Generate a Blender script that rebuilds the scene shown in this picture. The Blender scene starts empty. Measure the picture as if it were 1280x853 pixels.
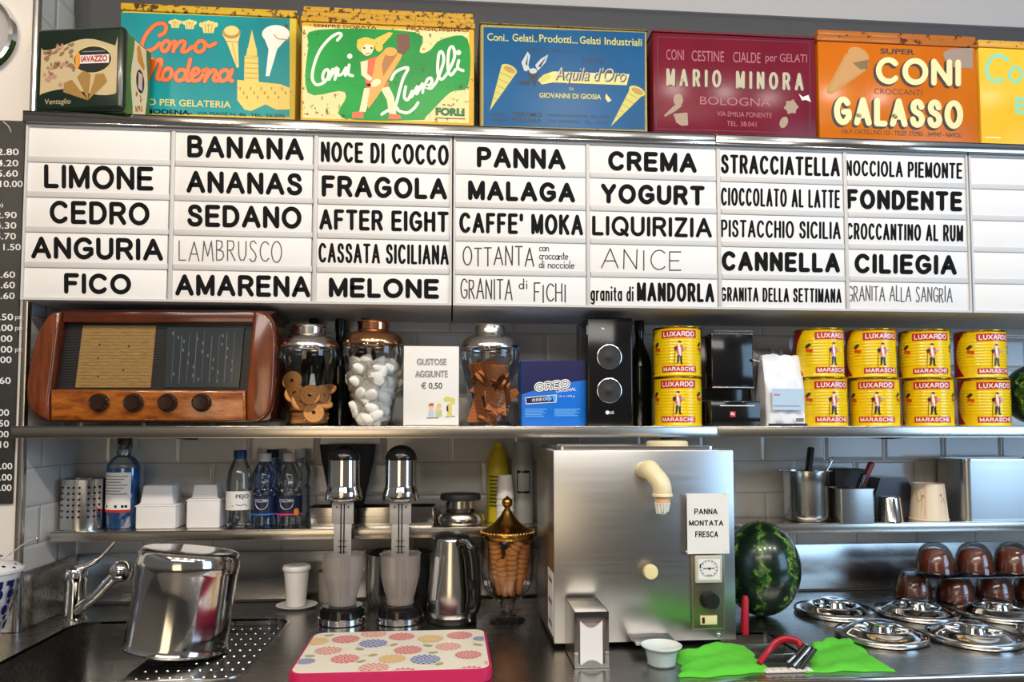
import bpy, bmesh, math, random
from mathutils import Vector, Matrix, geometry
random.seed(7)
S = bpy.context.scene
C = S.collection
PI = math.pi

# ------------------------------------------------------------------ camera
FPX, HOR = 930.0, 535.0
YAW, PITCH = math.radians(4.8), math.radians(3.0)
CAM = Vector((0.0, -2.3, 1.405))
FW = Vector((math.sin(YAW)*math.cos(PITCH), math.cos(YAW)*math.cos(PITCH), math.sin(PITCH)))
RT = Vector((math.cos(YAW), -math.sin(YAW), 0))
UP = RT.cross(FW)
PCY = HOR - FPX*math.tan(PITCH)
cd = bpy.data.cameras.new('camera'); cam = bpy.data.objects.new('camera', cd); C.objects.link(cam)
cam.location = CAM
cam.rotation_euler = Matrix((RT, UP, -FW)).transposed().to_euler()
cd.sensor_width = 36; cd.lens = 36*FPX/1280
cd.shift_y = (PCY-426.5)/1280
cd.clip_start = 0.02
S.camera = cam
S.view_settings.view_transform = 'Standard'; S.view_settings.look = 'None'
S.view_settings.gamma = 1; S.view_settings.use_curve_mapping = False
S.view_settings.exposure = 0.16

def at(px, py, Y):
    d = FW + RT*((px-640)/FPX) - UP*((py-PCY)/FPX)
    return CAM + d*((Y-CAM.y)/d.y)
def atz(px, py, Z):
    d = FW + RT*((px-640)/FPX) - UP*((py-PCY)/FPX)
    return CAM + d*((Z-CAM.z)/d.z)

# ------------------------------------------------------------------ world and lights
w = bpy.data.worlds.new('world'); S.world = w; w.use_nodes = True
nt = w.node_tree; nt.nodes.clear()
wo = nt.nodes.new('ShaderNodeOutputWorld'); bg = nt.nodes.new('ShaderNodeBackground')
tc = nt.nodes.new('ShaderNodeTexCoord'); sp = nt.nodes.new('ShaderNodeSeparateXYZ')
mr = nt.nodes.new('ShaderNodeMapRange'); rp = nt.nodes.new('ShaderNodeValToRGB')
nt.links.new(tc.outputs['Generated'], sp.inputs[0]); nt.links.new(sp.outputs['Z'], mr.inputs['Value'])
mr.inputs['From Min'].default_value = -1; mr.inputs['From Max'].default_value = 1
nt.links.new(mr.outputs[0], rp.inputs[0])
e = rp.color_ramp.elements
e[0].position = 0.0; e[0].color = (0.10, 0.095, 0.09, 1)
e[1].position = 1.0; e[1].color = (0.62, 0.62, 0.62, 1)
for p_, c_ in ((0.42, (0.10, 0.095, 0.09, 1)), (0.5, (0.36, 0.315, 0.26, 1)), (0.62, (0.34, 0.33, 0.32, 1)), (0.75, (0.55, 0.54, 0.53, 1))):
    k = e.new(p_); k.color = c_
nt.links.new(rp.outputs[0], bg.inputs[0]); bg.inputs[1].default_value = 0.34
nt.links.new(bg.outputs[0], wo.inputs[0])

def area(name, loc, target, sx, sy, power, col, shape='RECTANGLE'):
    l = bpy.data.lights.new(name, 'AREA'); l.shape = shape; l.size = sx
    if shape == 'RECTANGLE': l.size_y = sy
    l.energy = power; l.color = col
    o = bpy.data.objects.new(name, l); C.objects.link(o); o.location = loc
    o.rotation_euler = (Vector(target)-Vector(loc)).to_track_quat('-Z', 'Y').to_euler()
    return o
WARM, COOL, NEUT = (1.0, 0.86, 0.68), (0.42, 0.68, 1.0), (1.0, 0.95, 0.88)
for i, (x, yy) in enumerate(((-1.75, -2.5), (-0.95, -2.5), (-0.15, -2.5), (0.65, -2.5), (1.45, -2.5), (2.25, -2.5))):
    area('ceiling_spot', (x, yy, 3.2), (x*0.95, -0.25, 1.7), 0.16, 0.16, 11.5, WARM if x < 0.5 else NEUT, 'DISK')
area('added_room_fill', (-0.2, -4.2, 3.0), (0.0, 0, 1.5), 3.6, 0.5, 34, NEUT)  # added broad dim fill behind the camera, no known lamp
area('shop_window', (3.6, -3.0, 1.9), (1.2, 0, 1.3), 1.6, 1.8, 48, COOL)
area('added_warm_fill', (-1.2, -5.5, 1.3), (0, 0, 1.1), 1.6, 1.6, 16, (1.0, 0.78, 0.5))  # added warm fill, gives the left shelf fronts something warm to reflect

# ------------------------------------------------------------------ materials
MATS = {}
def mat(name, col=(.8, .8, .8), rough=.5, metal=0., spec=None, trans=0., coat=0., sub=0., build=None):
    if name in MATS: return MATS[name]
    m = bpy.data.materials.new(name); m.use_nodes = True
    b = m.node_tree.nodes['Principled BSDF']
    b.inputs['Base Color'].default_value = (*col, 1); b.inputs['Roughness'].default_value = rough
    b.inputs['Metallic'].default_value = metal
    if spec is not None: b.inputs['Specular IOR Level'].default_value = spec
    b.inputs['Transmission Weight'].default_value = trans
    b.inputs['Coat Weight'].default_value = coat
    b.inputs['Coat Roughness'].default_value = .08
    b.inputs['Subsurface Weight'].default_value = sub
    m.diffuse_color = (*col, 1)
    if build: build(m.node_tree, b)
    MATS[name] = m
    return m
def hexc(h):
    v = [int(h[i:i+2], 16)/255 for i in (0, 2, 4)]
    return tuple(c/12.92 if c <= .04045 else ((c+.055)/1.055)**2.4 for c in v)
def nd(t, ty, **kw):
    n = t.nodes.new(ty)
    for k, v in kw.items(): setattr(n, k, v)
    return n
def coords(t, scale=(1, 1, 1), src='Object'):
    a = nd(t, 'ShaderNodeTexCoord'); m = nd(t, 'ShaderNodeMapping')
    m.inputs['Scale'].default_value = scale
    t.links.new(a.outputs[src], m.inputs[0]); return m.outputs[0]
def noise(t, vec, scale, detail=3, rough=.5):
    n = nd(t, 'ShaderNodeTexNoise'); n.inputs['Scale'].default_value = scale
    n.inputs['Detail'].default_value = detail; n.inputs['Roughness'].default_value = rough
    t.links.new(vec, n.inputs['Vector']); return n.outputs[0]
def ramp(t, fac, stops, const=False):
    r = nd(t, 'ShaderNodeValToRGB'); el = r.color_ramp.elements
    if const: r.color_ramp.interpolation = 'CONSTANT'
    el[0].position = stops[0][0]; el[0].color = (*stops[0][1], 1)
    el[1].position = stops[-1][0]; el[1].color = (*stops[-1][1], 1)
    for p, c in stops[1:-1]:
        x = el.new(p); x.color = (*c, 1)
    t.links.new(fac, r.inputs[0]); return r.outputs[0]
def bump(t, b, h, strength=.2, dist=.01):
    n = nd(t, 'ShaderNodeBump'); n.inputs['Strength'].default_value = strength; n.inputs['Distance'].default_value = dist
    t.links.new(h, n.inputs['Height']); t.links.new(n.outputs[0], b.inputs['Normal'])

def brushed(scale):
    def f(t, b):
        v = coords(t, scale); n = noise(t, v, 1.0, 2)
        mrn = nd(t, 'ShaderNodeMapRange'); mrn.inputs['To Min'].default_value = b.inputs['Roughness'].default_value-.05
        mrn.inputs['To Max'].default_value = b.inputs['Roughness'].default_value+.08
        t.links.new(n, mrn.inputs[0]); t.links.new(mrn.outputs[0], b.inputs['Roughness'])
        bump(t, b, n, .06, .0006)
    return f
STEEL = mat('brushed_steel', (.56, .54, .51), .11, 1)
SHELFM = mat('shelf_steel', (.63, .575, .50), .24, 1)
STEELV = mat('brushed_steel_panel', (.50, .49, .475), .30, 1, build=brushed((3, 60, 400)))
WORK = mat('worktop_steel', (.42, .41, .395), .24, 1, build=brushed((8, 300, 60)))
CHROME = mat('chrome', (.80, .79, .78), .06, 1)
SATIN = mat('satin_steel', (.66, .64, .61), .2, 1)
POLISH = mat('polished_steel', (.70, .68, .66), .1, 1)
BRASS = mat('brass', hexc('b98a45'), .22, 1)
COPPER = mat('rose_gold', hexc('d9a178'), .14, 1)
BLACK = mat('black_plastic', (.012, .012, .013), .35)
BLACKG = mat('black_gloss', (.008, .008, .009), .12)
RUBBER = mat('black_rubber', (.015, .015, .016), .6)
WHITEP = mat('white_plastic', (.82, .80, .77), .4)
PAPER = mat('white_paper', (.85, .83, .80), .8)
STRIP = mat('white_strip_card', (.84, .825, .815), .6, spec=.2)
FRAMEW = mat('white_frame_plastic', (.60, .59, .585), .45)
INK = mat('black_ink', (.008, .008, .009), .7, spec=.08)
INKG = mat('grey_ink', (.16, .16, .16), .7)
PEN = mat('marker_pen', (.03, .03, .035), .7); PENG = mat('pencil_grey', (.09, .09, .09), .7)
WALLP = mat('wall_paint', (.74, .69, .64), .7)
CREAM = mat('cream_plastic', hexc('f2e3b8'), .35)
IVORY = mat('ivory_plastic', hexc('efe0a8'), .4)

def thin_glass(name, tint=(1, 1, 1), base=.04, rough=.01):
    m = bpy.data.materials.new(name); m.use_nodes = True; t = m.node_tree; t.nodes.clear()
    o = nd(t, 'ShaderNodeOutputMaterial'); mx = nd(t, 'ShaderNodeMixShader'); tr = nd(t, 'ShaderNodeBsdfTransparent')
    gl = nd(t, 'ShaderNodeBsdfGlossy'); lw = nd(t, 'ShaderNodeFresnel'); lw.inputs['IOR'].default_value = 1.45
    tr.inputs[0].default_value = (*tint, 1); gl.inputs['Roughness'].default_value = rough
    ad = nd(t, 'ShaderNodeMath', operation='MULTIPLY_ADD'); ad.inputs[1].default_value = .8; ad.inputs[2].default_value = base
    t.links.new(lw.outputs[0], ad.inputs[0]); t.links.new(ad.outputs[0], mx.inputs[0])
    t.links.new(tr.outputs[0], mx.inputs[1]); t.links.new(gl.outputs[0], mx.inputs[2]); t.links.new(mx.outputs[0], o.inputs[0])
    return m
GLASS = thin_glass('clear_glass', (.96, .97, .97))
GLASSB = thin_glass('dial_glass', (.75, .78, .8), .05)
PET = thin_glass('clear_plastic_bottle', (.86, .90, .93), .06)
PETB = thin_glass('blue_tinted_bottle', (.55, .66, .88), .06)
DOME = thin_glass('clear_plastic_dome', (.95, .95, .95), .05)
def milky(name, col, a_):
    m = bpy.data.materials.new(name); m.use_nodes = True; t = m.node_tree; b = t.nodes['Principled BSDF']
    b.inputs['Base Color'].default_value = (*col, 1); b.inputs['Roughness'].default_value = .25
    tr = nd(t, 'ShaderNodeBsdfTransparent'); mx = nd(t, 'ShaderNodeMixShader'); mx.inputs[0].default_value = a_
    t.links.new(tr.outputs[0], mx.inputs[1]); t.links.new(b.outputs[0], mx.inputs[2]); t.links.new(mx.outputs[0], t.nodes['Material Output'].inputs[0])
    return m
SMOKE = milky('translucent_cup_plastic', (.38, .335, .31), .66)

# ------------------------------------------------------------------ mesh builder
class MB:
    def __init__(s): s.v = []; s.f = []; s.m = []
    def add(s, vs, fs, mi=0, M=None):
        n = len(s.v)
        s.v += [tuple(M @ Vector(v)) for v in vs] if M is not None else [tuple(v) for v in vs]
        s.f += [tuple(i+n for i in f) for f in fs]; s.m += [mi]*len(fs); return s
    def bm(s, b, mi=0, M=None):
        b.verts.index_update()
        s.add([v.co.copy() for v in b.verts], [[v.index for v in f.verts] for f in b.faces], mi, M); b.free(); return s
    def box(s, x0, x1, y0, y1, z0, z1, bev=0., mi=0, M=None, seg=2):
        b = bmesh.new(); bmesh.ops.create_cube(b, size=1)
        for v in b.verts:
            v.co = Vector(((x0+x1)/2+v.co.x*(x1-x0), (y0+y1)/2+v.co.y*(y1-y0), (z0+z1)/2+v.co.z*(z1-z0)))
        if bev > 0: bmesh.ops.bevel(b, geom=b.edges[:], offset=bev, segments=seg, profile=.5, affect='EDGES')
        return s.bm(b, mi, M)
    def lathe(s, prof, seg=40, mi=0, c=(0, 0, 0), M=None, cap=True, squash=(1, 1)):
        vs = []; fs = []; n = len(prof)
        for (r, z) in prof:
            for k in range(seg):
                a = 2*PI*k/seg; vs.append((c[0]+r*squash[0]*math.cos(a), c[1]+r*squash[1]*math.sin(a), c[2]+z))
        for i in range(n-1):
            for k in range(seg):
                fs.append((i*seg+k, i*seg+(k+1) % seg, (i+1)*seg+(k+1) % seg, (i+1)*seg+k))
        if cap:
            if prof[0][0] > 1e-6: fs.append(tuple(reversed(range(seg))))
            if prof[-1][0] > 1e-6: fs.append(tuple(range((n-1)*seg, n*seg)))
        return s.add(vs, fs, mi, M)
    def tube(s, pts, r, seg=12, mi=0, M=None, cap=True, flat=1.0):
        pts = [Vector(p) for p in pts]; n = len(pts)
        rr = r if isinstance(r, (list, tuple)) else [r]*n
        vs = []; fs = []; up = None
        for i, p in enumerate(pts):
            d = (pts[min(i+1, n-1)]-pts[max(i-1, 0)]).normalized()
            if up is None:
                up = Vector((0, 0, 1)) if abs(d.z) < .9 else Vector((0, 1, 0))
            a = d.cross(up).normalized(); bb = a.cross(d).normalized(); up = bb
            for k in range(seg):
                t = 2*PI*k/seg; vs.append(p+a*rr[i]*math.cos(t)+bb*rr[i]*flat*math.sin(t))
        for i in range(n-1):
            for k in range(seg):
                fs.append((i*seg+k, i*seg+(k+1) % seg, (i+1)*seg+(k+1) % seg, (i+1)*seg+k))
        if cap: fs += [tuple(reversed(range(seg))), tuple(range((n-1)*seg, n*seg))]
        return s.add(vs, fs, mi, M)
    def ball(s, c, r, mi=0, u=20, v=12, sc=(1, 1, 1), M=None):
        prof = [(r*math.sin(PI*i/v), -r*math.cos(PI*i/v)) for i in range(v+1)]
        vs = []; fs = []
        T = Matrix.Translation(c) @ Matrix.Diagonal((*sc, 1))
        if M is not None: T = M @ T
        return s.lathe([(max(a, 1e-5), b) for a, b in prof], u, mi, M=T, cap=False)
    def prism(s, outer, holes, a0, a1, axis='y', mi=0, back=True, M=None):
        """polygon (with holes) extruded along an axis from a0 to a1"""
        def P(p, a):
            return (p[0], a, p[1]) if axis == 'y' else ((p[0], p[1], a) if axis == 'z' else (a, p[0], p[1]))
        loops = [outer]+list(holes); flat = [p for l in loops for p in l]; N = len(flat)
        tri = geometry.tessellate_polygon([[Vector((p[0], p[1], 0)) for p in l] for l in loops])
        vs = [P(p, a0) for p in flat]+[P(p, a1) for p in flat]
        fs = [tuple(t) for t in tri]
        if back: fs += [tuple(i+N for i in t) for t in tri]
        o = 0
        for l in loops:
            n = len(l)
            for i in range(n):
                j = (i+1) % n; fs.append((o+i, o+j, o+j+N, o+i+N))
            o += n
        return s.add(vs, fs, mi, M)
    def build(s, name, mats, parent=None, loc=(0, 0, 0), rot=(0, 0, 0), angle=38, fix=True):
        me = bpy.data.meshes.new(name); me.from_pydata(s.v, [], s.f)
        if not isinstance(mats, (list, tuple)): mats = [mats]
        for m in mats: me.materials.append(m)
        me.polygons.foreach_set('material_index', s.m)
        if fix:
            b = bmesh.new(); b.from_mesh(me); bmesh.ops.recalc_face_normals(b, faces=b.faces[:]); b.to_mesh(me); b.free()
        me.polygons.foreach_set('use_smooth', [True]*len(me.polygons))
        me.set_sharp_from_angle(angle=math.radians(angle))
        me.update()
        o = bpy.data.objects.new(name, me); C.objects.link(o); o.location = loc; o.rotation_euler = rot
        if parent: o.parent = parent
        return o
def tag(o, label, cat, group=None, kind=None):
    o['label'] = label; o['category'] = cat
    if group: o['group'] = group
    if kind: o['kind'] = kind
    return o
def thing(name, label, cat, loc=(0, 0, 0), rz=0, group=None):
    o = bpy.data.objects.new(name, None); C.objects.link(o); o.empty_display_size = .03
    o.location = loc; o.rotation_euler = (0, 0, rz); return tag(o, label, cat, group)
def struct(o): o['kind'] = 'structure'; return o
def dup(root, loc=None, rot=None, label=None):
    r = root.copy(); C.objects.link(r)
    if loc is not None: r.location = loc
    if rot is not None: r.rotation_euler = rot
    if label: r['label'] = label
    for ch in list(root.children):
        c = ch.copy(); C.objects.link(c); c.parent = r
        for g in list(ch.children):
            d = g.copy(); C.objects.link(d); d.parent = c
    return r
def rrect(x0, y0, x1, y1, r, n=5):
    out = []
    for cx, cy, a in ((x1-r, y1-r, 0), (x0+r, y1-r, 90), (x0+r, y0+r, 180), (x1-r, y0+r, 270)):
        for k in range(n+1):
            t = math.radians(a+90*k/n); out.append((cx+r*math.cos(t), cy+r*math.sin(t)))
    return out
def arc(cx, cy, rx, ry, a0, a1, n=12):
    return [(cx+rx*math.cos(math.radians(a0+(a1-a0)*i/n)), cy+ry*math.sin(math.radians(a0+(a1-a0)*i/n))) for i in range(n+1)]
def spline(pts, sub=5, closed=False):
    out = []; n = len(pts)
    g = (lambda i: pts[i % n]) if closed else (lambda i: pts[max(0, min(n-1, i))])
    for i in range(n if closed else n-1):
        p0, p1, p2, p3 = g(i-1), g(i), g(i+1), g(i+2)
        for k in range(sub):
            t = k/sub
            out.append(tuple(.5*((2*b)+(-a+c)*t+(2*a-5*b+4*c-d)*t*t+(-a+3*b-3*c+d)*t**3) for a, b, c, d in zip(p0, p1, p2, p3)))
    if not closed: out.append(tuple(pts[-1]))
    return out

# ------------------------------------------------------------------ lettering and printed marks
TXT = {}
def text_mesh(s, bold=0.):
    k = (s, bold)
    if k in TXT: return TXT[k]
    cu = bpy.data.curves.new('t', 'FONT'); cu.body = s; cu.offset = bold; cu.resolution_u = 4
    o = bpy.data.objects.new('t', cu); C.objects.link(o); bpy.context.view_layer.update()
    ev = o.evaluated_get(bpy.context.evaluated_depsgraph_get()); me = ev.to_mesh()
    vs = [(v.co.x, v.co.y) for v in me.vertices]; fs = [tuple(p.vertices) for p in me.polygons]
    ev.to_mesh_clear(); bpy.data.objects.remove(o); bpy.data.curves.remove(cu)
    x0 = min(v[0] for v in vs); x1 = max(v[0] for v in vs); y0 = min(v[1] for v in vs); y1 = max(v[1] for v in vs)
    TXT[k] = ([((v[0]-x0)/(x1-x0), (v[1]-y0)/(y1-y0)) for v in vs], fs); return TXT[k]
GLY = {
 'A': (.8, [[(0, 0), (.42, 1), (.8, 0)], [(.14, .36), (.68, .36)]]),
 'B': (.6, [[(0, 0), (0, 1)], [(0, 1), (.42, .94), (.46, .72), (.3, .55), (0, .52)], [(.1, .52), (.5, .44), (.58, .22), (.4, .03), (0, 0)]]),
 'C': (.65, [arc(.42, .5, .4, .5, 45, 315)]),
 'D': (.7, [[(0, 0), (0, 1)], [(0, 1), (.45, .92), (.68, .5), (.45, .06), (0, 0)]]),
 'E': (.55, [[(.55, 1), (0, 1), (0, 0), (.55, 0)], [(0, .52), (.45, .52)]]),
 'F': (.55, [[(.55, 1), (0, 1), (0, 0)], [(0, .52), (.42, .52)]]),
 'G': (.7, [arc(.42, .5, .4, .5, 40, 320)+[(.72, .42), (.42, .42)]]),
 'H': (.6, [[(0, 0), (0, 1)], [(.6, 0), (.6, 1)], [(0, .5), (.6, .5)]]),
 'I': (.1, [[(.05, 0), (.05, 1)]]),
 'L': (.5, [[(0, 1), (0, 0), (.5, 0)]]),
 'M': (.85, [[(0, 0), (.12, 1), (.42, .25), (.72, 1), (.85, 0)]]),
 'N': (.65, [[(0, 0), (.02, 1), (.62, 0), (.65, 1)]]),
 'O': (.8, [arc(.4, .5, .4, .5, 0, 360, 18)]),
 'R': (.6, [[(0, 0), (0, 1)], [(0, 1), (.45, .96), (.52, .74), (.4, .54), (0, .5)], [(.2, .5), (.6, 0)]]),
 'S': (.55, [[(.52, .88), (.35, 1), (.12, .96), (.04, .76), (.2, .58), (.42, .44), (.53, .24), (.42, .04), (.2, 0), (.02, .12)]]),
 'T': (.65, [[(0, 1), (.65, 1)], [(.33, 1), (.33, 0)]]),
 'U': (.6, [[(0, 1), (.02, .3), (.15, .03), (.42, .03), (.58, .3), (.6, 1)]]),
 'a': (.45, [arc(.2, .25, .2, .25, 20, 380), [(.42, .5), (.42, 0)]]),
 'c': (.4, [arc(.22, .25, .2, .25, 45, 315)]),
 'd': (.45, [arc(.2, .25, .2, .25, 20, 380), [(.42, 1), (.42, 0)]]),
 'e': (.42, [[(.02, .28), (.38, .28)]+arc(.2, .25, .2, .25, 10, 310)]),
 'i': (.1, [[(.05, .5), (.05, 0)], [(.05, .72), (.06, .78)]]),
 'l': (.12, [[(.04, 1), (.04, .05), (.12, 0)]]),
 'n': (.4, [[(0, .5), (0, 0)], [(0, .35), (.15, .5), (.34, .45), (.38, 0)]]),
 'o': (.42, [arc(.2, .25, .2, .25, 0, 360)]),
 'r': (.3, [[(0, .5), (0, 0)], [(0, .3), (.15, .48), (.28, .46)]]),
 't': (.3, [[(.15, .9), (.15, .08), (.28, 0)], [(0, .55), (.3, .55)]]),
 ' ': (.3, []),
}
SANS = {
 'A': (.78, [[(0, 0), (.39, 1), (.78, 0)], [(.13, .33), (.65, .33)]]),
 'B': (.62, [[(.34, .53), (0, .53), (0, 1), (.34, 1)]+arc(.34, .765, .22, .235, 90, -90), [(0, .53), (0, 0), (.36, 0)]+arc(.36, .265, .26, .265, -90, 90)]),
 'C': (.74, [arc(.40, .5, .40, .5, 42, 318, 18)]),
 'D': (.68, [[(0, 0), (0, 1), (.28, 1)]+arc(.28, .5, .40, .5, 90, -90, 14)+[(0, 0)]]),
 'E': (.58, [[(.58, 1), (0, 1), (0, 0), (.58, 0)], [(0, .52), (.52, .52)]]),
 'F': (.54, [[(.54, 1), (0, 1), (0, 0)], [(0, .52), (.45, .52)]]),
 'G': (.78, [arc(.40, .5, .40, .5, 42, 322, 18)+[(.77, .2), (.77, .46), (.45, .46)]]),
 'H': (.64, [[(0, 0), (0, 1)], [(.64, 0), (.64, 1)], [(0, .53), (.64, .53)]]),
 'I': (.02, [[(.01, 0), (.01, 1)]]),
 'K': (.64, [[(0, 0), (0, 1)], [(.6, 1), (0, .38)], [(.22, .6), (.64, 0)]]),
 'L': (.50, [[(0, 1), (0, 0), (.5, 0)]]),
 'M': (.78, [[(0, 0), (0, 1), (.39, .06), (.78, 1), (.78, 0)]]),
 'N': (.64, [[(0, 0), (0, 1), (.64, 0), (.64, 1)]]),
 'O': (.84, [arc(.42, .5, .42, .5, 0, 360, 24)]),
 'P': (.60, [[(0, 0), (0, 1), (.34, 1)]+arc(.34, .73, .26, .27, 90, -90)+[(0, .46)]]),
 'Q': (.84, [arc(.42, .5, .42, .5, 0, 360, 24), [(.52, .26), (.84, -.04)]]),
 'R': (.64, [[(0, 0), (0, 1), (.36, 1)]+arc(.36, .74, .26, .26, 90, -90)+[(0, .48)], [(.36, .48), (.64, 0)]]),
 'S': (.60, [spline([(.56, .78), (.48, .94), (.30, 1), (.11, .94), (.04, .77), (.13, .60), (.32, .52), (.50, .43), (.60, .25), (.50, .06), (.30, 0), (.09, .06), (.0, .23)], 3)]),
 'T': (.66, [[(0, 1), (.66, 1)], [(.33, 1), (.33, 0)]]),
 'U': (.64, [[(0, 1), (0, .32)]+arc(.32, .32, .32, .32, 180, 360)+[(.64, 1)]]),
 'V': (.74, [[(0, 1), (.37, 0), (.74, 1)]]),
 'X': (.68, [[(0, 0), (.68, 1)], [(0, 1), (.68, 0)]]),
 'Y': (.70, [[(0, 1), (.35, .46), (.70, 1)], [(.35, .46), (.35, 0)]]),
 'Z': (.62, [[(.02, 1), (.60, 1), (0, 0), (.62, 0)]]),
 "'": (.02, [[(.01, 1), (.01, .74)]]), ' ': (.12, []),
 'a': (.44, [arc(.22, .33, .22, .33, 0, 360), [(.44, .66), (.44, 0)]]),
 'd': (.44, [arc(.22, .33, .22, .33, 0, 360), [(.44, 1), (.44, 0)]]),
 'g': (.44, [arc(.22, .33, .22, .33, 0, 360), [(.44, .66), (.44, -.12), (.30, -.28), (.05, -.22)]]),
 'i': (.02, [[(.01, .66), (.01, 0)], [(.01, .93), (.01, .98)]]),
 'n': (.40, [[(0, .66), (0, 0)], [(0, .45), (.1, .63), (.24, .66), (.37, .58), (.40, .4), (.40, 0)]]),
 'r': (.24, [[(0, .66), (0, 0)], [(0, .45), (.1, .63), (.24, .66)]]),
 't': (.26, [[(.12, .92), (.12, .08), (.26, 0)], [(0, .66), (.26, .66)]]),
}
class Art(MB):
    """flat marks: fn(u, v) gives a point on the surface, nrm its outward direction, y grows downwards in u,v when flip"""
    def __init__(s, fn, nrm=lambda u, v: Vector((0, -1, 0)), flip=True, step=.00022, sl=0.):
        super().__init__(); s.fn = fn; s.nrm = nrm; s.flip = flip; s.step = step; s.sl = sl; s.mats = []; s.cnt = 0
    def mi(s, m):
        if m not in s.mats: s.mats.append(m)
        return s.mats.index(m)
    def put(s, uv, fs, m, lay):
        s.cnt += 1; ep = s.step*.11*(s.cnt % 7)
        s.add([s.fn(u, v)+s.nrm(u, v)*(s.step*(lay+1)+ep) for u, v in uv], fs, s.mi(m))
    def poly(s, pts, m, lay=0): s.put(pts, [tuple(t) for t in geometry.tessellate_polygon([[Vector((p[0], p[1], 0)) for p in pts]])], m, lay)
    def rect(s, x0, y0, x1, y1, m, lay=0, nx=1, ny=1):
        vs = []; fs = []
        for j in range(ny+1):
            for i in range(nx+1):
                x = x0+(x1-x0)*i/nx; vs.append((x, y0+(y1-y0)*j/ny+s.sl*(x-x0)))
        for j in range(ny):
            for i in range(nx):
                a = j*(nx+1)+i; fs.append((a, a+1, a+nx+2, a+nx+1))
        s.put(vs, fs, m, lay)
    def disc(s, cx, cy, rx, ry, m, lay=0, n=28, rot=0.):
        c, sn = math.cos(rot), math.sin(rot)
        pts = [(cx+rx*math.cos(2*PI*k/n)*c-ry*math.sin(2*PI*k/n)*sn, cy+rx*math.cos(2*PI*k/n)*sn+ry*math.sin(2*PI*k/n)*c) for k in range(n)]
        s.put(pts+[(cx, cy)], [(k, (k+1) % n, n) for k in range(n)], m, lay)
    def ring(s, cx, cy, r, ry, t, m, lay=0, n=36):
        vs = []
        for k in range(n):
            a = 2*PI*k/n; vs += [(cx+r*math.cos(a), cy+ry*math.sin(a)), (cx+(r-t)*math.cos(a), cy+(ry-t)*math.sin(a))]
        s.put(vs, [(2*k, (2*k+2) % (2*n), (2*k+3) % (2*n), 2*k+1) for k in range(n)], m, lay)
    def stroke(s, pts, wd, m, lay=0, closed=False, smooth=0):
        if smooth: pts = spline(pts, smooth, closed)
        if closed: pts = list(pts)+[pts[0]]
        if not isinstance(wd, (list, tuple)):
            for i in range(1, len(pts)-1):
                ax, ay = pts[i][0]-pts[i-1][0], pts[i][1]-pts[i-1][1]; bx, by = pts[i+1][0]-pts[i][0], pts[i+1][1]-pts[i][1]
                la, lb = math.hypot(ax, ay), math.hypot(bx, by)
                if la and lb and (ax*bx+ay*by)/(la*lb) < .8:      # sharp corner: round joint
                    s.stroke(pts[:i+1], wd, m, lay); s.stroke(pts[i:], wd, m, lay); return
        n = len(pts); vs = []; ws = wd if isinstance(wd, (list, tuple)) else [wd]*n
        if len(ws) != n: ws = [ws[min(len(ws)-1, int(i*len(ws)/n))] for i in range(n)]
        for i in range(n):
            a, b = pts[max(i-1, 0)], pts[min(i+1, n-1)]
            dx, dy = b[0]-a[0], b[1]-a[1]; l = math.hypot(dx, dy) or 1
            h = ws[i]/2; vs += [(pts[i][0]-dy/l*h, pts[i][1]+dx/l*h), (pts[i][0]+dy/l*h, pts[i][1]-dx/l*h)]
        s.put(vs, [(2*i, 2*i+1, 2*i+3, 2*i+2) for i in range(n-1)], m, lay)
        for q, hw in ((pts[0], ws[0]), (pts[-1], ws[-1])): s.disc(q[0], q[1], hw/2, hw/2, m, lay, 8)
    def text(s, t, x0, y0, x1, y1, m, lay=0, bold=0., shear=0., up=0.):
        """fit into the box: y0 is its top edge, y1 its baseline"""
        vs, fs = text_mesh(t, bold)
        out = []
        for a, b in vs:
            x = x0+a*(x1-x0)+shear*b*abs(y1-y0); out.append((x, y1+b*(y0-y1)+s.sl*(x-x0)-up*(x-x0)))
        s.put(out, fs, m, lay)
    def sans(s, t, x0, y0, x1, y1, wd, m, lay=0, gap=None, grow=0.):
        """rounded sans capitals drawn with strokes of width wd; y0 top, y1 baseline (or any two heights)"""
        sg = 1 if y1 > y0 else -1
        H = abs(y1-y0)-wd; xa, xb = x0+wd/2, x1-wd/2
        em = sum(SANS[c][0] for c in t); n = len(t)-1
        # gaps between centre lines: stroke width plus a fifth of the letter width
        k = (xb-xa-n*wd*1.16)/(em+n*.08); g_ = wd*1.16+.08*k
        if gap is not None: k = (xb-xa-n*gap)/em; g_ = gap
        x = xa
        for c in t:
            w_, sts = SANS[c]
            for st in sts: s.stroke([(x+p[0]*k, (y1-sg*wd/2)-sg*p[1]*H+s.sl*(x+p[0]*k-x0)) for p in st], wd+grow, m, lay)
            x += w_*k+g_
    def hand(s, t, x0, y0, x1, y1, wd, m, lay=0, jit=.05, gap=.28):
        tot = sum(GLY[c][0]+gap for c in t)-gap; k = (x1-x0)/tot; x = x0; h = y1-y0
        for c in t:
            g = GLY[c]; dy = random.uniform(-jit, jit)*h; sc = 1+random.uniform(-jit, jit)
            for st in g[1]:
                s.stroke([(x+p[0]*k, y1-p[1]*h*sc+dy+s.sl*(x-x0)) for p in st], wd, m, lay)
            x += (g[0]+gap)*k
    def finish(s, name, parent=None, loc=(0, 0, 0), rot=(0, 0, 0)):
        return s.build(name, s.mats, parent, loc, rot, fix=False)
def pix_art(Y, loc, x0=0., y0=0., sc=1., sl=0.):
    """art on the vertical plane Y; coordinates measured on the photograph, origin x0,y0 and scale sc"""
    L = Vector(loc)
    return Art(lambda u, v: at(x0+u/sc, y0+v/sc, Y)-L, sl=sl)

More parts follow.
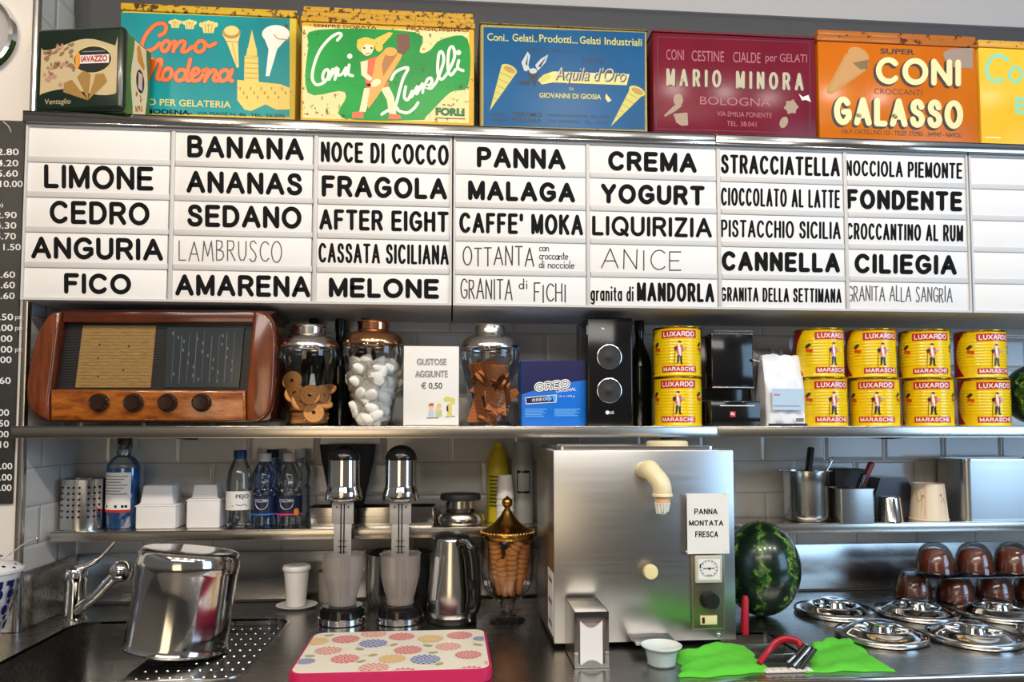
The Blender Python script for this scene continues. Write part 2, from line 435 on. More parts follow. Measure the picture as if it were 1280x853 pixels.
# ------------------------------------------------------------------ the setting
WX = -1.088                       # plane of the tiled side wall
CTR = 0.89                        # worktop height
def tile_mat(name, axis):
    def f(t, b):
        a = nd(t, 'ShaderNodeTexCoord'); sp_ = nd(t, 'ShaderNodeSeparateXYZ'); cb = nd(t, 'ShaderNodeCombineXYZ')
        t.links.new(a.outputs['Object'], sp_.inputs[0]); t.links.new(sp_.outputs[axis], cb.inputs[0]); t.links.new(sp_.outputs['Z'], cb.inputs[1])
        br = nd(t, 'ShaderNodeTexBrick'); t.links.new(cb.outputs[0], br.inputs['Vector'])
        br.inputs['Scale'].default_value = 1; br.inputs['Brick Width'].default_value = .2; br.inputs['Row Height'].default_value = .1
        br.inputs['Mortar Size'].default_value = .0022; br.inputs['Mortar Smooth'].default_value = .3
        br.inputs['Color1'].default_value = (.60, .59, .57, 1); br.inputs['Color2'].default_value = (.56, .555, .54, 1); br.inputs['Mortar'].default_value = (.36, .35, .335, 1)
        t.links.new(br.outputs['Color'], b.inputs['Base Color'])
        b2 = nd(t, 'ShaderNodeTexBrick'); t.links.new(cb.outputs[0], b2.inputs['Vector'])
        b2.inputs['Scale'].default_value = 1; b2.inputs['Brick Width'].default_value = .2; b2.inputs['Row Height'].default_value = .1
        b2.inputs['Mortar Size'].default_value = .012; b2.inputs['Mortar Smooth'].default_value = 1.0
        b2.inputs['Color1'].default_value = b2.inputs['Color2'].default_value = (1, 1, 1, 1); b2.inputs['Mortar'].default_value = (0, 0, 0, 1)
        n = noise(t, a.outputs['Object'], 9, 2)
        ad = nd(t, 'ShaderNodeMath', operation='MULTIPLY_ADD'); ad.inputs[1].default_value = .15
        t.links.new(n, ad.inputs[0]); t.links.new(b2.outputs['Color'], ad.inputs[2])
        bump(t, b, ad.outputs[0], .35, .006)
    return mat(name, (.6, .59, .57), .12, build=f)
struct(MB().box(WX-.02, 3.4, 0, .1, 0, 3.3).build('wall_back', tile_mat('metro_tiles', 'X')))
struct(MB().box(WX-.03, WX, -.285, 0, 0, 3.3).build('wall_left', tile_mat('metro_tiles_side', 'Y')))
struct(MB().box(-3.0, WX-.006, -.29, -.02, 0, 3.3).build('wall_front_left', WALLP))
struct(MB().box(WX-.012, WX+.002, -.2945, -.275, 1.03, 3.3, .0015).build('trim_1', mat('aluminium_trim', (.75, .74, .73), .25, 1)))
struct(MB().box(-3.2, 3.4, -4.5, .1, -.05, 0).build('floor', mat('floor_tiles', (.24, .22, .2), .5)))
CEILM = mat('ceiling_paint', (.42, .41, .41), .7)
struct(MB().box(WX+.003, 3.4, -.125, -.001, 2.16, 2.70, .03, seg=5).build('trim_2', mat('dark_bulkhead_paint', (.06, .062, .068), .35)))
struct(MB().box(WX+.003, 3.4, -.06, -.001, 2.64, 3.3).build('wall_upper', CEILM))
struct(MB().box(-3.2, 3.6, -6.5, .1, 3.3, 3.35).build('ceiling', CEILM))

# round fixture at the upper left corner of the wall
p = at(-34, 42, -.30)
t = thing('round_wall_clock', 'round grey disc in chrome rim on the white wall, upper left corner', 'clock', (p.x, -.29, p.z))
rm = Matrix.Rotation(PI/2, 4, 'X')
MB().lathe([(.108, 0), (.112, .012), (.106, .024), (.098, .026), (.096, .016)], 48, M=rm, cap=False).build('rim', CHROME, t)
MB().lathe([(.0001, .014), (.097, .014)], 48, M=rm, cap=False).build('face', mat('grey_face', (.42, .41, .42), .3), t)

# ------------------------------------------------------------------ black price board
PB = (-1.45, -1.107, 1.212, 2.205)
pt = thing('price_board', 'tall black price board with white figures on the left wall', 'price board', (-1.28, -.29, PB[2]))
MB().box(PB[0]+1.28, PB[1]+1.28, -.008, 0, 0, PB[3]-PB[2], .001).build('panel', mat('black_board', (.022, .02, .019), .55), pt)
pa = pix_art(-.298, (-1.28, -.29, PB[2]))
WHT = mat('white_print', (.85, .85, .85), .6)
for s_, x0, x1, y in (('12.80', -9, 23.5, 190), ('14.20', -9, 23, 204), ('15.60', -9, 22.5, 217), ('10.00', 0, 28.5, 230), ('o)', -3, 4, 257),
        ('12.90', -11, 21, 269), ('14.30', -11, 20.5, 282), ('15.70', -11, 20, 295.5), ('11.50', -3, 26, 309),
        ('12.60', -12, 19, 343.5), ('13.60', -12, 18.8, 356.5), ('14.60', -12, 18.5, 370),
        ('11.50', -14, 16.5, 396.5), ('12.00', -14, 16, 410), ('13.00', -15, 15.5, 423.5), ('14.00', -15, 15.5, 437), ('15.00', -15, 14.5, 450), ('2.60', -12, 13.5, 476),
        ('2.00', -12, 11.5, 516), ('2.50', -12, 11.5, 529.5), ('3.00', -12, 11, 543), ('3.10', -12, 10.8, 556), ('4.00', -7, 15.5, 583), ('5.00', -7, 15, 597), ('6.00', -7, 14.5, 610)):
    h = 6 if 'o' in s_ else 8.2
    pa.text(s_, x0, y-h/2, x1, y+h/2, WHT, 0, .012)
for y in (398, 411.5, 438.5): pa.text('pz', 19, y-2.5, 26.5, y+3, WHT)
pa.stroke(arc(-6, 168, 20, 18, 300, 350, 8), .7, WHT)
pa.finish('printed_prices', pt, (0, 0, 0))

# ------------------------------------------------------------------ flavour board
BY = -.33
Z0, Z1 = 1.729, 2.183
COLW = 1.4598/4; PX0 = .006
def board(x0, x1, ncol, label):
    t = thing('flavour_board', label, 'menu board', (x0, BY, Z0), group='flavour boards')
    W = x1-x0; H = Z1-Z0; b = .006
    MB().box(0.001, W-.001, .006, -BY-.002, 0.001, H-.001).build('case', FRAMEW, t)
    fr = MB().prism([(0.0006, 0), (W-.0006, 0), (W-.0006, H), (0.0006, H)], [[(b, b), (b, H-b), (W-b, H-b), (W-b, b)]], -.006, .006)
    fr.build('frame', FRAMEW, t)
    for c in range(1, ncol): MB().box(c*COLW-.005, c*COLW+.005, -.005, .006, b, H-b, .001).build('divider', FRAMEW, t)
    for r in range(0, 6):
        z = r*H/5
        if 0 < r < 5:
            for c in range(ncol):
                xa, xb = c*COLW+.006, min((c+1)*COLW-.006, W-.007)
                MB().box(xa, xb, -.0045, .006, z-.0075, z+.0075, .002).build('rail', FRAMEW, t)
    return t
board(PX0-3*COLW+.005, PX0-.0015, 3, 'white flavour board with three columns, above the wooden radio')
board(PX0+.0015, PX0+4*COLW, 4, 'white flavour board with four columns, from PANNA to NOCCIOLA PIEMONTE')
board(PX0+4*COLW+.003, PX0+7*COLW, 3, 'white flavour board with blank strips, cut by the right edge')
ROWS = 5
STR = [
 [None, ('LIMONE', 55, 207, 192, 237), ('CEDRO', 62, 252, 187, 281), ('ANGURIA', 39, 297, 204, 325), ('FICO', 80, 342, 164, 368)],
 [('BANANA', 234, 171, 380, 199), ('ANANAS', 233, 215, 378, 243), ('SEDANO', 234, 257, 377, 285), ('~LAMBRUSCO', 224, 302, 352, 327), ('AMARENA', 219, 344, 388, 371)],
 [('NOCE DI COCCO', 401, 179, 561, 205), ('FRAGOLA', 402, 221, 559, 248), ('AFTER EIGHT', 399, 263, 561, 289), ('CASSATA SICILIANA', 398, 305, 561, 330), ('MELONE', 411, 348, 549, 373)],
 [('PANNA', 596, 185, 707, 211), ('MALAGA', 585, 227, 719, 252), ("CAFFE' MOKA", 574, 267, 729, 293), ('~OTTANTA', 579, 309, 667, 332), ('~GRANITA di FICHI', 576, 351, 707, 375)],
 [('CREMA', 760, 190, 871, 215), ('YOGURT', 751, 231, 881, 256), ('LIQUIRIZIA', 740, 271, 890, 296), ('~ANICE', 752, 313, 851, 337), ('granita di MANDORLA', 738, 354, 893, 378)],
 [('STRACCIATELLA', 901, 195, 1050, 219), ('CIOCCOLATO AL LATTE', 901, 236, 1050, 259), ('PISTACCHIO SICILIA', 901, 276, 1051, 298), ('CANNELLA', 902, 315, 1050, 340), ('GRANITA DELLA SETTIMANA', 901, 360, 1052, 378)],
 [('NOCCIOLA PIEMONTE', 1057, 202, 1203, 222), ('FONDENTE', 1058, 238, 1203, 263), ('CROCCANTINO AL RUM', 1058, 280, 1204, 301), ('CILIEGIA', 1068, 318, 1196, 343), ('~GRANITA ALLA SANGRIA', 1060, 359, 1190, 377)],
 [None]*5, ]
ORD = ('topmost', 'second', 'third', 'fourth', 'lowest')
for c in range(8):
    for r in range(5):
        s_ = STR[c][r]
        xl = PX0+(c-3)*COLW+.0045; xr = xl+COLW-.009
        zt = Z1-r*(Z1-Z0)/5-.006; zb = zt-.0788
        name = (s_[0].replace('~', '') if s_ else '')
        if s_ and name == 'OTTANTA': name = 'OTTANTA con croccante di nocciole'
        lab = ('white flavour strip %s %s' % ('handwritten' if s_[0][0] == '~' else 'lettered', name)) if s_ else \
              ('blank white strip above LIMONE in first column' if c == 0 else '%s blank white strip in the column cut by the right edge' % ORD[r])
        if name == 'AFTER EIGHT': lab = 'white flavour strip between FRAGOLA and CASSATA SICILIANA'
        L = ((xl+xr)/2, BY, zb)
        t = thing('flavour_strip', lab, 'sign strip', L, 0, 'flavour strips')
        MB().box(xl-L[0], xr-L[0], -.0005, .0055, 0, zt-zb, .0006).build('card', STRIP, t)
        if not s_: continue
        a = pix_art(BY-.0006, L)
        n, x0, y0, x1, y1 = s_; ym = (y0+y1)/2; a.sl = (HOR-ym)*.000082; k = a.sl*(x1-x0)/2
        y0 -= k; y1 -= k
        if n[0] != '~':
            if n.startswith('granita'):
                a.sans('granita di', 738, y0+4.5, 792, y1-.5, 2.2, INK, 0); a.sans('MANDORLA', 796, y0, 893, y1, 4.1, INK, 0)
            else:
                q_ = (x1-x0)/len(n.replace(' ', '')); a.sans(n, x0, y0, x1, y1, {'AFTER EIGHT': 4.7, "CAFFE' MOKA": 4.6, 'STRACCIATELLA': 3.9, 'NOCE DI COCCO': 4.2}.get(n) if n in ('AFTER EIGHT', "CAFFE' MOKA", 'STRACCIATELLA', 'NOCE DI COCCO') else 5.7 if q_ > 15.5 else 4.5 if q_ > 12 else 4.0 if q_ > 11 else 3.4 if q_ > 9.6 else 2.9 if q_ > 7.8 else 2.5, INK, 0)
        elif 'OTTANTA' in n:
            a.hand('OTTANTA', x0, y0, x1, y1, 1.7, PEN)
            for q, (wd, ya, xa, xb) in enumerate((('con', 304.5, 674, 686), ('croccante', 314.5, 674, 710), ('di nocciole', 325.5, 674, 718))):
                a.hand(wd, xa, ya, xb, ya+9.5, 1.15, PEN, 0, .02, .1)
        elif 'FICHI' in n:
            a.hand('GRANITA', 576, y0, 640, y1, 1.7, PEN); a.hand('di', 649, y0-1, 659, y0+11, 1.5, PEN, 0, .02, .2); a.hand('FICHI', 668, y0+5, 707, y1+3, 1.7, PEN)
        else: a.hand(n[1:], x0, y0, x1, y1, 1.5, PENG if 'SANG' in n or 'LAMB' in n else PEN)
        a.finish('lettering', t)

# ------------------------------------------------------------------ steel shelves
RAILZ = 2.212
def shelf(name, x0, x1, y, z0, z1, label, group, back=0., brk=()):
    t = thing(name, label, 'shelf', (x0, y, z0), 0, group)
    h = z1-z0
    m = MB(); m.box(0, x1-x0, 0, back-y-.0015, h-.004, h, .001); m.box(0, x1-x0, 0, .003, 0, h, .0012)
    m.box(0, x1-x0, .0, .02, 0, .002)
    m.build('shelf_board', SHELFM if name != 'top_shelf' else STEEL, t)
    for bx in brk:
        mb = MB(); mb.prism([(.02, h-.005), (-y-.003, h-.005), (-y-.003, h-.04), (-y-.03, h-.04), (.02, h-.02)], [], bx-x0-.012, bx-x0+.012, 'x')
        mb.build('bracket', mat('bracket_paint', (.03, .03, .032), .5), t)
    return t
xs = at(895, 183, -.35).x
shelf('top_shelf', -1.085, xs-.001, -.35, 2.1835, RAILZ, 'steel top shelf over the flavour boards, long left section under vintage tins', 'top shelf sections')
shelf('top_shelf', xs+.001, 2.2, -.35, 2.1835, RAILZ, 'steel top shelf over the flavour boards, right section under the orange tin', 'top shelf sections')
xs = at(897, 540, -.335).x
SH = 1.409
t = shelf('middle_shelf', -1.094, xs-.001, -.335, 1.379, SH, 'steel middle shelf, left section holding radio and glass jars', 'middle shelf sections', brk=(-.76, .675))
shelf('middle_shelf', xs+.001, 2.2, -.335, 1.379, SH, 'steel middle shelf, right section holding white bag and double row of cans', 'middle shelf sections', brk=(1.40,))
LY, LZ = -.18, 1.124
x0 = at(63, 660, LY).x
shelf('lower_shelf', x0, .43, LY, LZ-.028, LZ, 'narrow steel lower shelf behind sink and milkshake mixers', 'lower shelf sections', brk=(-.80,))
shelf('lower_shelf', .434, 2.2, LY, LZ-.028, LZ, 'narrow steel lower shelf above the watermelon and chocolate domes', 'lower shelf sections', brk=(1.38,))

# ------------------------------------------------------------------ vintage tins
def rusty(name, col, rough=.35, amount=.36, rust=(.10, .045, .02), scale=55, fade=None):
    def f(t, b):
        v = coords(t); n = noise(t, v, scale, 6, .65)
        r = ramp(t, n, [(amount-.03, (1, 1, 1)), (amount, (0, 0, 0))])
        mx = nd(t, 'ShaderNodeMix', data_type='RGBA'); mx.inputs['A'].default_value = (*col, 1); mx.inputs['B'].default_value = (*rust, 1)
        if fade:
            n2 = noise(t, v, 4, 2); r2 = ramp(t, n2, [(.35, col), (.7, fade)]); t.links.new(r2, mx.inputs['A'])
        t.links.new(r, mx.inputs['Factor']); t.links.new(mx.outputs['Result'], b.inputs['Base Color'])
    return mat(name, col, rough, spec=.14, build=f)
TY = -.335
def tin(x0, x1, ytop, ylid, label, body, lid, lidh=None, lidn=1, TY=TY):
    """pixel extents on the front plane; ylid is where the lid meets the front, ytop the upper edge of the lid (at x0)"""
    a, b = at(x0, ylid, TY), at(x1, ylid+(x1-x0)*.034, TY)
    zt = (a.z+b.z)/2; W = b.x-a.x; L = Vector(((a.x+b.x)/2, TY, RAILZ)); H = zt-RAILZ
    lh = at(x0, ytop, TY).z-a.z
    t = thing('vintage_wafer_tin', label, 'tin', L, 0, 'vintage wafer tins')
    LD = min(.20, -.132-TY)
    MB().box(-W/2, W/2, 0, LD, .0005, H, .004).build('body', body, t)
    m = MB()
    for k in range(lidn):
        z_ = H+lh*k/lidn; m.box(-W/2-.002+.003*k, W/2+.002-.003*k, -.003+.002*k, LD+.003-.002*k, z_, H+lh*(k+1)/lidn, .0025)
    m.build('lid', lid, t)
    return t, L
def C_(h): return hexc(h)
# 1 teal
TEAL = rusty('teal_print', C_('159aa0'), .3, .34, (.03, .12, .12), 30, C_('0c7f8a'))
GOLDL = rusty('worn_gold_lid', C_('d0a92c'), .35, .47)
t, L = tin(152, 371, 5, 14, 'teal wafer tin with orange script and a yellow church tower', rusty('gold_body', C_('d8c04a'), .35, .36), GOLDL, TY=-.225)
a = pix_art(-.225, L, 145, 0, 5.504, .034)
ORG, ORGD = mat('orange_print', C_('ee6a1e'), .35), mat('brown_outline', C_('6a2410'), .5)
CRM, CRMD = mat('cream_print', C_('e6d27c'), .45), mat('ochre_print', C_('b88a3c'), .5)
a.poly([(35, 85), (1195, 128), (1195, 806), (35, 775)], TEAL, 0)
def cursive(a, strokes, wd, m, mo, lay, o=7):
    for pts, cl in strokes: a.stroke(pts, wd+o, mo, lay, cl, 5)
    for pts, cl in strokes: a.stroke(pts, wd, m, lay+1, cl, 5)
def ell(cx, cy, rx, ry, lean=0.): return [(cx+rx*math.cos(q)+lean*ry*-math.sin(q), cy+ry*math.sin(q)) for q in [2*PI*k/10 for k in range(10)]]
cursive(a, [([(300, 245), (335, 225), (345, 185), (320, 162), (275, 170), (225, 215), (190, 275), (180, 325), (205, 350), (255, 340), (300, 300)], 0),
  (ell(342, 318, 26, 36, .25), 1), ([(372, 305), (408, 288), (395, 355)], 0), ([(400, 335), (440, 290), (472, 288), (470, 315), (455, 352), (485, 355), (525, 322)], 0),
  (ell(580, 320, 34, 38, .25), 1), ([(600, 288), (640, 318), (685, 298)], 0)], 27, ORG, ORGD, 1)
cursive(a, [([(120, 400), (165, 385), (195, 400), (160, 545)], 0), ([(172, 500), (225, 412), (255, 412), (250, 440), (225, 545)], 0), ([(238, 500), (280, 425), (312, 412), (308, 450), (285, 535), (310, 545)], 0),
  (ell(352, 512, 30, 40, .25), 1), (ell(445, 518, 34, 38, .25), 1), ([(512, 410), (485, 540), (508, 556)], 0), ([(525, 525), (566, 500), (566, 478), (540, 475), (518, 520), (535, 556), (572, 548), (598, 515)], 0),
  ([(600, 488), (632, 482), (612, 560)], 0), ([(618, 540), (660, 488), (688, 492), (672, 548), (698, 556), (718, 538)], 0), (ell(742, 520, 32, 38, .25), 1), ([(800, 482), (780, 542), (802, 558)], 0)], 28, ORG, ORGD, 1)
for cx, cy, k in ((408, 158, 44), (507, 162, 48), (637, 178, 62)):
    a.poly([(cx-k*.75, cy), (cx+k*.75, cy), (cx+k*.55, cy+k*.8), (cx-k*.55, cy+k*.8)], CRM, 1)
    for q in range(-2, 3): a.disc(cx+q*k*.4, cy-k*.1-(2-abs(q))*k*.12, k*.26, k*.28, CRM, 2, 12)
    for q in range(-1, 2): a.stroke([(cx+q*k*.4, cy-k*.2), (cx+q*k*.3, cy+k*.7)], 4, CRMD, 3)
a.poly([(730, 235), (855, 235), (840, 290), (845, 465), (830, 465), (762, 290)], CRM, 1); a.disc(795, 225, 62, 42, CRMD, 2); a.disc(795, 212, 50, 34, CRM, 3)
a.stroke([(760, 285), (845, 290)], 5, CRMD, 3); a.stroke([(800, 300), (832, 440)], 4, CRMD, 3)
WHP = mat('white_cone_print', (.82, .84, .82), .3)
a.disc(1100, 235, 95, 62, WHP, 1); a.poly([(1015, 250), (1185, 255), (1110, 340), (1055, 525), (1030, 525), (1050, 340)], WHP, 2)
a.stroke([(1090, 240), (1110, 268), (1190, 276)], 6, CRMD, 3); a.disc(1172, 180, 14, 14, mat('dark_mark', (.05, .06, .06), .5), 4)
YEL = mat('yellow_tower_print', C_('e2cb62'), .45)
a.poly([(935, 205), (965, 330), (908, 330)], YEL, 1); a.poly([(905, 330), (968, 330), (972, 385), (895, 385)], YEL, 1); a.poly([(885, 385), (978, 390), (982, 570), (882, 565)], YEL, 1)
a.poly([(835, 550), (985, 565), (1130, 580), (1195, 605), (1195, 755), (1100, 755), (1030, 720), (930, 765), (885, 755), (835, 690)], YEL, 2)
for q in range(5): a.stroke([(890, 400+q*34), (975, 404+q*34)], 4, CRMD, 3)
for q in range(14): a.rect(850+q*24, 600+(q % 3)*30, 860+q*24, 622+(q % 3)*30, CRMD, 3)
a.text('TUTTO PER GELATERIA', 40, 672, 790, 718, YEL, 1, .01); a.text('-MODENA-', 175, 748, 525, 782, INK, 1, .03); a.text('VIA PIAVE N. 86  TEL. 26.505', 555, 768, 1160, 790, INK, 1)
a.finish('printed_front', t)
# 2 green
t, L = tin(377, 593, 8, 28, 'green and yellow wafer tin with white script and a girl hugging a cone', rusty('amber_body', C_('dfae3e'), .35, .37), rusty('amber_lid', C_('c99a34'), .4, .46, scale=70), lidn=3)
a = pix_art(TY, L, 370, 5, 5.504, .034)
GRN = rusty('green_print', C_('23a247'), .3, .385, C_('3c5b2a'), 40, C_('1c7d3c')); CRW = rusty('cream_worn_print', C_('e8dca0'), .4, .42, C_('7a5a30'), 60)
RED = mat('orange_red_print', C_('e2521c'), .35); SKIN = mat('skin_print', C_('f0d9b0'), .4); HAIR = mat('blonde_print', C_('e6b93a'), .4); CONE = mat('cone_print', C_('e8992a'), .35); CONED = mat('cone_shadow_print', C_('a8641c'), .4)
a.poly([(45, 150), (1190, 190), (1190, 820), (45, 785)], CRW, 0)
g = spline([(150, 178), (820, 195), (850, 330), (920, 320), (1000, 245), (1180, 240), (1185, 560), (1060, 610), (900, 770), (830, 800), (320, 785), (345, 640), (300, 600), (80, 610), (85, 300)], 4, True)
a.poly(g, GRN, 1)
def script(strokes, wd, m, lay):
    for pts, cl in strokes: a.stroke(pts, wd, m, lay, cl, 5)
SCRIPT = [([(285, 250), (312, 215), (290, 203), (230, 240), (165, 320), (125, 420), (112, 510), (138, 555), (175, 550), (205, 530)], 0), (ell(205, 490, 20, 38, .2), 1), ([(228, 520), (252, 450)], 0), ([(235, 505), (275, 445), (280, 455), (268, 520)], 0),
  ([(292, 450), (286, 490), (320, 480), (345, 440), (340, 492)], 0), ([(366, 420), (360, 480), (390, 495)], 0),
  ([(655, 520), (690, 465), (770, 440), (735, 520), (700, 650), (690, 720), (760, 750), (810, 720), (840, 680)], 0), ([(590, 760), (640, 730), (700, 720)], 0),
  ([(755, 570), (745, 640), (770, 660), (800, 600), (795, 640), (835, 570), (830, 620), (870, 550), (872, 610)], 0), ([(880, 575), (930, 550), (930, 512), (905, 520), (892, 565), (930, 580), (970, 530)], 0),
  ([(970, 530), (1015, 400), (1005, 332), (982, 350), (975, 470), (1000, 520), (1040, 480)], 0), ([(1040, 480), (1090, 370), (1080, 297), (1052, 320), (1045, 440), (1065, 490), (1100, 450)], 0), ([(1120, 390), (1112, 440), (1150, 460)], 0)]
WSC = mat('white_script_print', C_('eef0dc'), .4)
script(SCRIPT, 20, WSC, 2); a.disc(370, 360, 18, 18, WSC, 2); a.disc(1118, 335, 18, 18, WSC, 2)
a.disc(480, 285, 62, 55, HAIR, 3); a.disc(490, 300, 44, 58, SKIN, 4); a.poly([(420, 250), (470, 230), (560, 250), (550, 290), (480, 275), (440, 330)], HAIR, 5); a.disc(572, 300, 26, 30, HAIR, 5)
for q in (470, 520): a.disc(q, 305, 7, 6, INK, 6, 10)
a.stroke([(480, 345), (510, 340)], 7, RED, 6)
a.poly([(545, 240), (640, 195), (668, 200), (650, 225), (590, 290), (560, 270)], HAIR, 4)
a.poly([(440, 400), (560, 360), (600, 560), (490, 570)], RED, 3); a.poly([(445, 400), (495, 390), (490, 480), (540, 520), (500, 530), (450, 490)], SKIN, 4)
a.poly([(548, 380), (620, 310), (730, 350), (720, 380), (560, 640), (500, 720), (490, 690)], CONE, 5); a.poly([(620, 330), (700, 345), (600, 500), (590, 420)], CONED, 6); a.disc(650, 330, 45, 30, CONE, 6)
a.poly([(690, 210), (780, 205), (785, 300), (740, 350), (700, 330)], mat('brown_patch_print', C_('6f4030'), .5), 3)
a.disc(550, 545, 38, 24, SKIN, 7, rot=-.5)
a.poly([(480, 550), (640, 540), (620, 600), (540, 590), (490, 600)], RED, 3); a.poly([(470, 580), (525, 580), (480, 745), (435, 745)], SKIN, 4); a.poly([(580, 580), (640, 570), (675, 640), (690, 760), (640, 760), (625, 660)], SKIN, 4)
a.poly([(390, 745), (465, 742), (465, 790), (385, 785)], RED, 5); a.poly([(640, 755), (715, 765), (725, 795), (635, 795)], RED, 5)
FOR = mat('dark_green_print', C_('1f6a30'), .5)
a.text('FORLI', 960, 712, 1160, 768, FOR, 2, .07); a.text('SEMPRE DORATA', 120, 138, 555, 160, ORGD, 2, .02); a.text('FRAGILISSIMO', 760, 160, 1190, 180, ORGD, 2, .02); a.rect(960, 782, 1165, 788, ORGD, 2)
a.finish('printed_front', t)
# 3 blue
t, L = tin(600.5, 808.5, 29.5, 31, 'blue wafer tin with an eagle and two slanting cones', rusty('pale_gold_body', C_('a89a5c'), .4, .40, scale=80), rusty('pale_gold_lid', C_('8f8250'), .4, .44, scale=80))
a = pix_art(TY, L, 595, 25, 5.818, .034)
BLU = rusty('blue_print', C_('075a90'), .28, .34, C_('0a3c5c'), 30, C_('064a78')); YB = mat('yellow_green_print', C_('c9c25a'), .45); NAVY = mat('navy_print', C_('0a2238'), .5); GRY = mat('pale_grey_print', C_('b9c4c8'), .5)
a.poly([(55, 52), (1228, 92), (1228, 800), (55, 770)], BLU, 0)
a.sl = .045
for s_, x0, x1, y in (('Coni..', 82, 235, 95), ('Gelati..', 265, 445, 100), ('Prodotti...', 460, 740, 106), ('Gelati', 755, 905, 118), ('Industriali', 935, 1205, 125)): a.text(s_, x0, y, x1, y+55, YB, 1, .01)
a.sl = .03
a.text('PRODOTTI DOLCIARI', 385, 205, 690, 228, NAVY, 1); a.text('DITTA', 768, 282, 930, 315, NAVY, 1, .01, .15)
for dx, dy, k in ((0, 0, 1.), (930, 150, 1.)):
    pts = [(185, 335), (295, 385), (100, 660)] if dx == 0 else [(1125, 490), (1215, 545), (980, 775)]
    a.poly(pts, YB, 1); c0 = ((pts[0][0]+pts[1][0])/2, (pts[0][1]+pts[1][1])/2); a.disc(c0[0], c0[1], 62, 32, YB, 2, rot=.45); a.disc(c0[0]+4, c0[1]+2, 46, 20, CRMD, 3, rot=.45)
    for q in range(1, 6):
        f_ = q/7; p0 = [pts[0][i]+(pts[2][i]-pts[0][i])*f_ for i in (0, 1)]; p1 = [pts[1][i]+(pts[2][i]-pts[1][i])*f_ for i in (0, 1)]
        a.stroke([p0, p1], 5, CRMD, 2)
for pts in ([(330, 310), (375, 230), (395, 260), (380, 330), (400, 380), (350, 370)], [(430, 330), (470, 285), (525, 252), (505, 310), (450, 370)]): a.poly(pts, GRY, 2)
for pts in ([(360, 320), (378, 250), (372, 340)], [(450, 340), (515, 262), (470, 345)]): a.poly(pts, NAVY, 3)
a.poly([(370, 370), (420, 350), (455, 380), (440, 440), (430, 490), (390, 420)], NAVY, 3); a.disc(415, 372, 28, 20, GRY, 4); a.poly([(300, 455), (390, 440), (390, 470), (330, 470)], NAVY, 3)
a.poly([(450, 440), (490, 400), (560, 375), (1115, 395), (1095, 475), (560, 455), (480, 470)], CRM, 2)
a.disc(500, 425, 48, 22, YB, 3, rot=-.4)
a.text("Aquila d'Oro", 570, 345, 1080, 470, mat('brown_script_print', C_('54442a'), .5), 3, .012, .25); a.text("Aquila d'Oro", 562, 338, 1072, 462, GRY, 4, -.012, .25)
a.text('DI', 680, 492, 708, 512, YB, 1); a.text('GIOVANNI DI GIOSIA', 460, 528, 910, 566, YB, 1, .02)
a.poly([(945, 535), (985, 585), (960, 600), (940, 570)], CRM, 1)
a.text('CAPO', 110, 676, 205, 698, NAVY, 1, .01); a.text('TERAMO', 262, 668, 480, 700, NAVY, 1, .02); a.text('VIA NICOLA PALMA  TEL. 1044', 520, 682, 965, 704, NAVY, 1)
a.text('TRAV.', 110, 714, 235, 738, NAVY, 1, .01); a.text('PESCARA', 262, 710, 480, 742, NAVY, 1, .02); a.text('VIA VENEZIA  TEL. 24763', 520, 724, 965, 746, NAVY, 1)
a.finish('printed_front', t)
# 4 maroon
MAR = rusty('maroon_print', C_('7a2032'), .22, .30, C_('521624'), 14, C_('651a2a'))
t, L = tin(816, 1018.5, 38, 41, 'dull maroon wafer tin with pale capital lettering', MAR, rusty('maroon_lid', C_('6b2a32'), .3, .40))
a = pix_art(TY, L, 810, 30, 5.688, .034)
PK = mat('faint_pink_print', C_('a8606a'), .5); PL = mat('pale_letter_print', C_('b8ab90'), .45); DK = mat('dark_maroon_print', C_('40141c'), .5); OL = mat('pale_olive_print', C_('a18a72'), .5)

for q in (((70, 92), (1150, 130)), ((60, 745), (1150, 780)), ((70, 92), (60, 745)), ((1150, 130), (1150, 780))): a.stroke(q, 5, DK, 0)
for s_, x0, x1, y in (('CONI', 130, 255, 180), ('CESTINE', 310, 540, 188), ('CIALDE', 605, 800, 198), ('per GELATI', 835, 1130, 208)): a.text(s_, x0, y, x1, y+75, PK, 0, 0)
for s_, x0, x1, y in (('MARIO', 130, 520, 315), ('MINORA', 625, 1105, 333)):
    a.sans(s_, x0+8, y+4, x1+8, y+130, 22, DK, 0, 52); a.sans(s_, x0, y, x1, y+126, 20, PL, 1, 52)
a.text('BOLOGNA', 370, 515, 870, 572, PK, 0, 0); a.text('VIA EMILIA PONENTE', 490, 620, 880, 655, PK, 0, 0); a.text('TEL. 38.041', 560, 690, 770, 725, PK, 0, 0)
a.disc(215, 540, 34, 45, OL, 0); a.poly([(185, 580), (245, 580), (195, 620), (120, 660), (115, 650)], OL, 0); a.poly([(180, 640), (280, 630), (285, 720), (240, 725), (200, 700)], OL, 0)
a.disc(1018, 590, 42, 44, OL, 0); a.disc(965, 700, 28, 42, OL, 0, rot=.4)
for q in range(6): a.disc(1018+40*math.cos(q), 590+42*math.sin(q), 12, 12, OL, 1, 10)
CHIP = mat('bare_metal_chip', (.75, .7, .68), .4); a.poly([(1070, 495), (1100, 520), (1140, 505), (1158, 555), (1120, 540), (1095, 545)], CHIP, 1)
a.finish('printed_front', t)
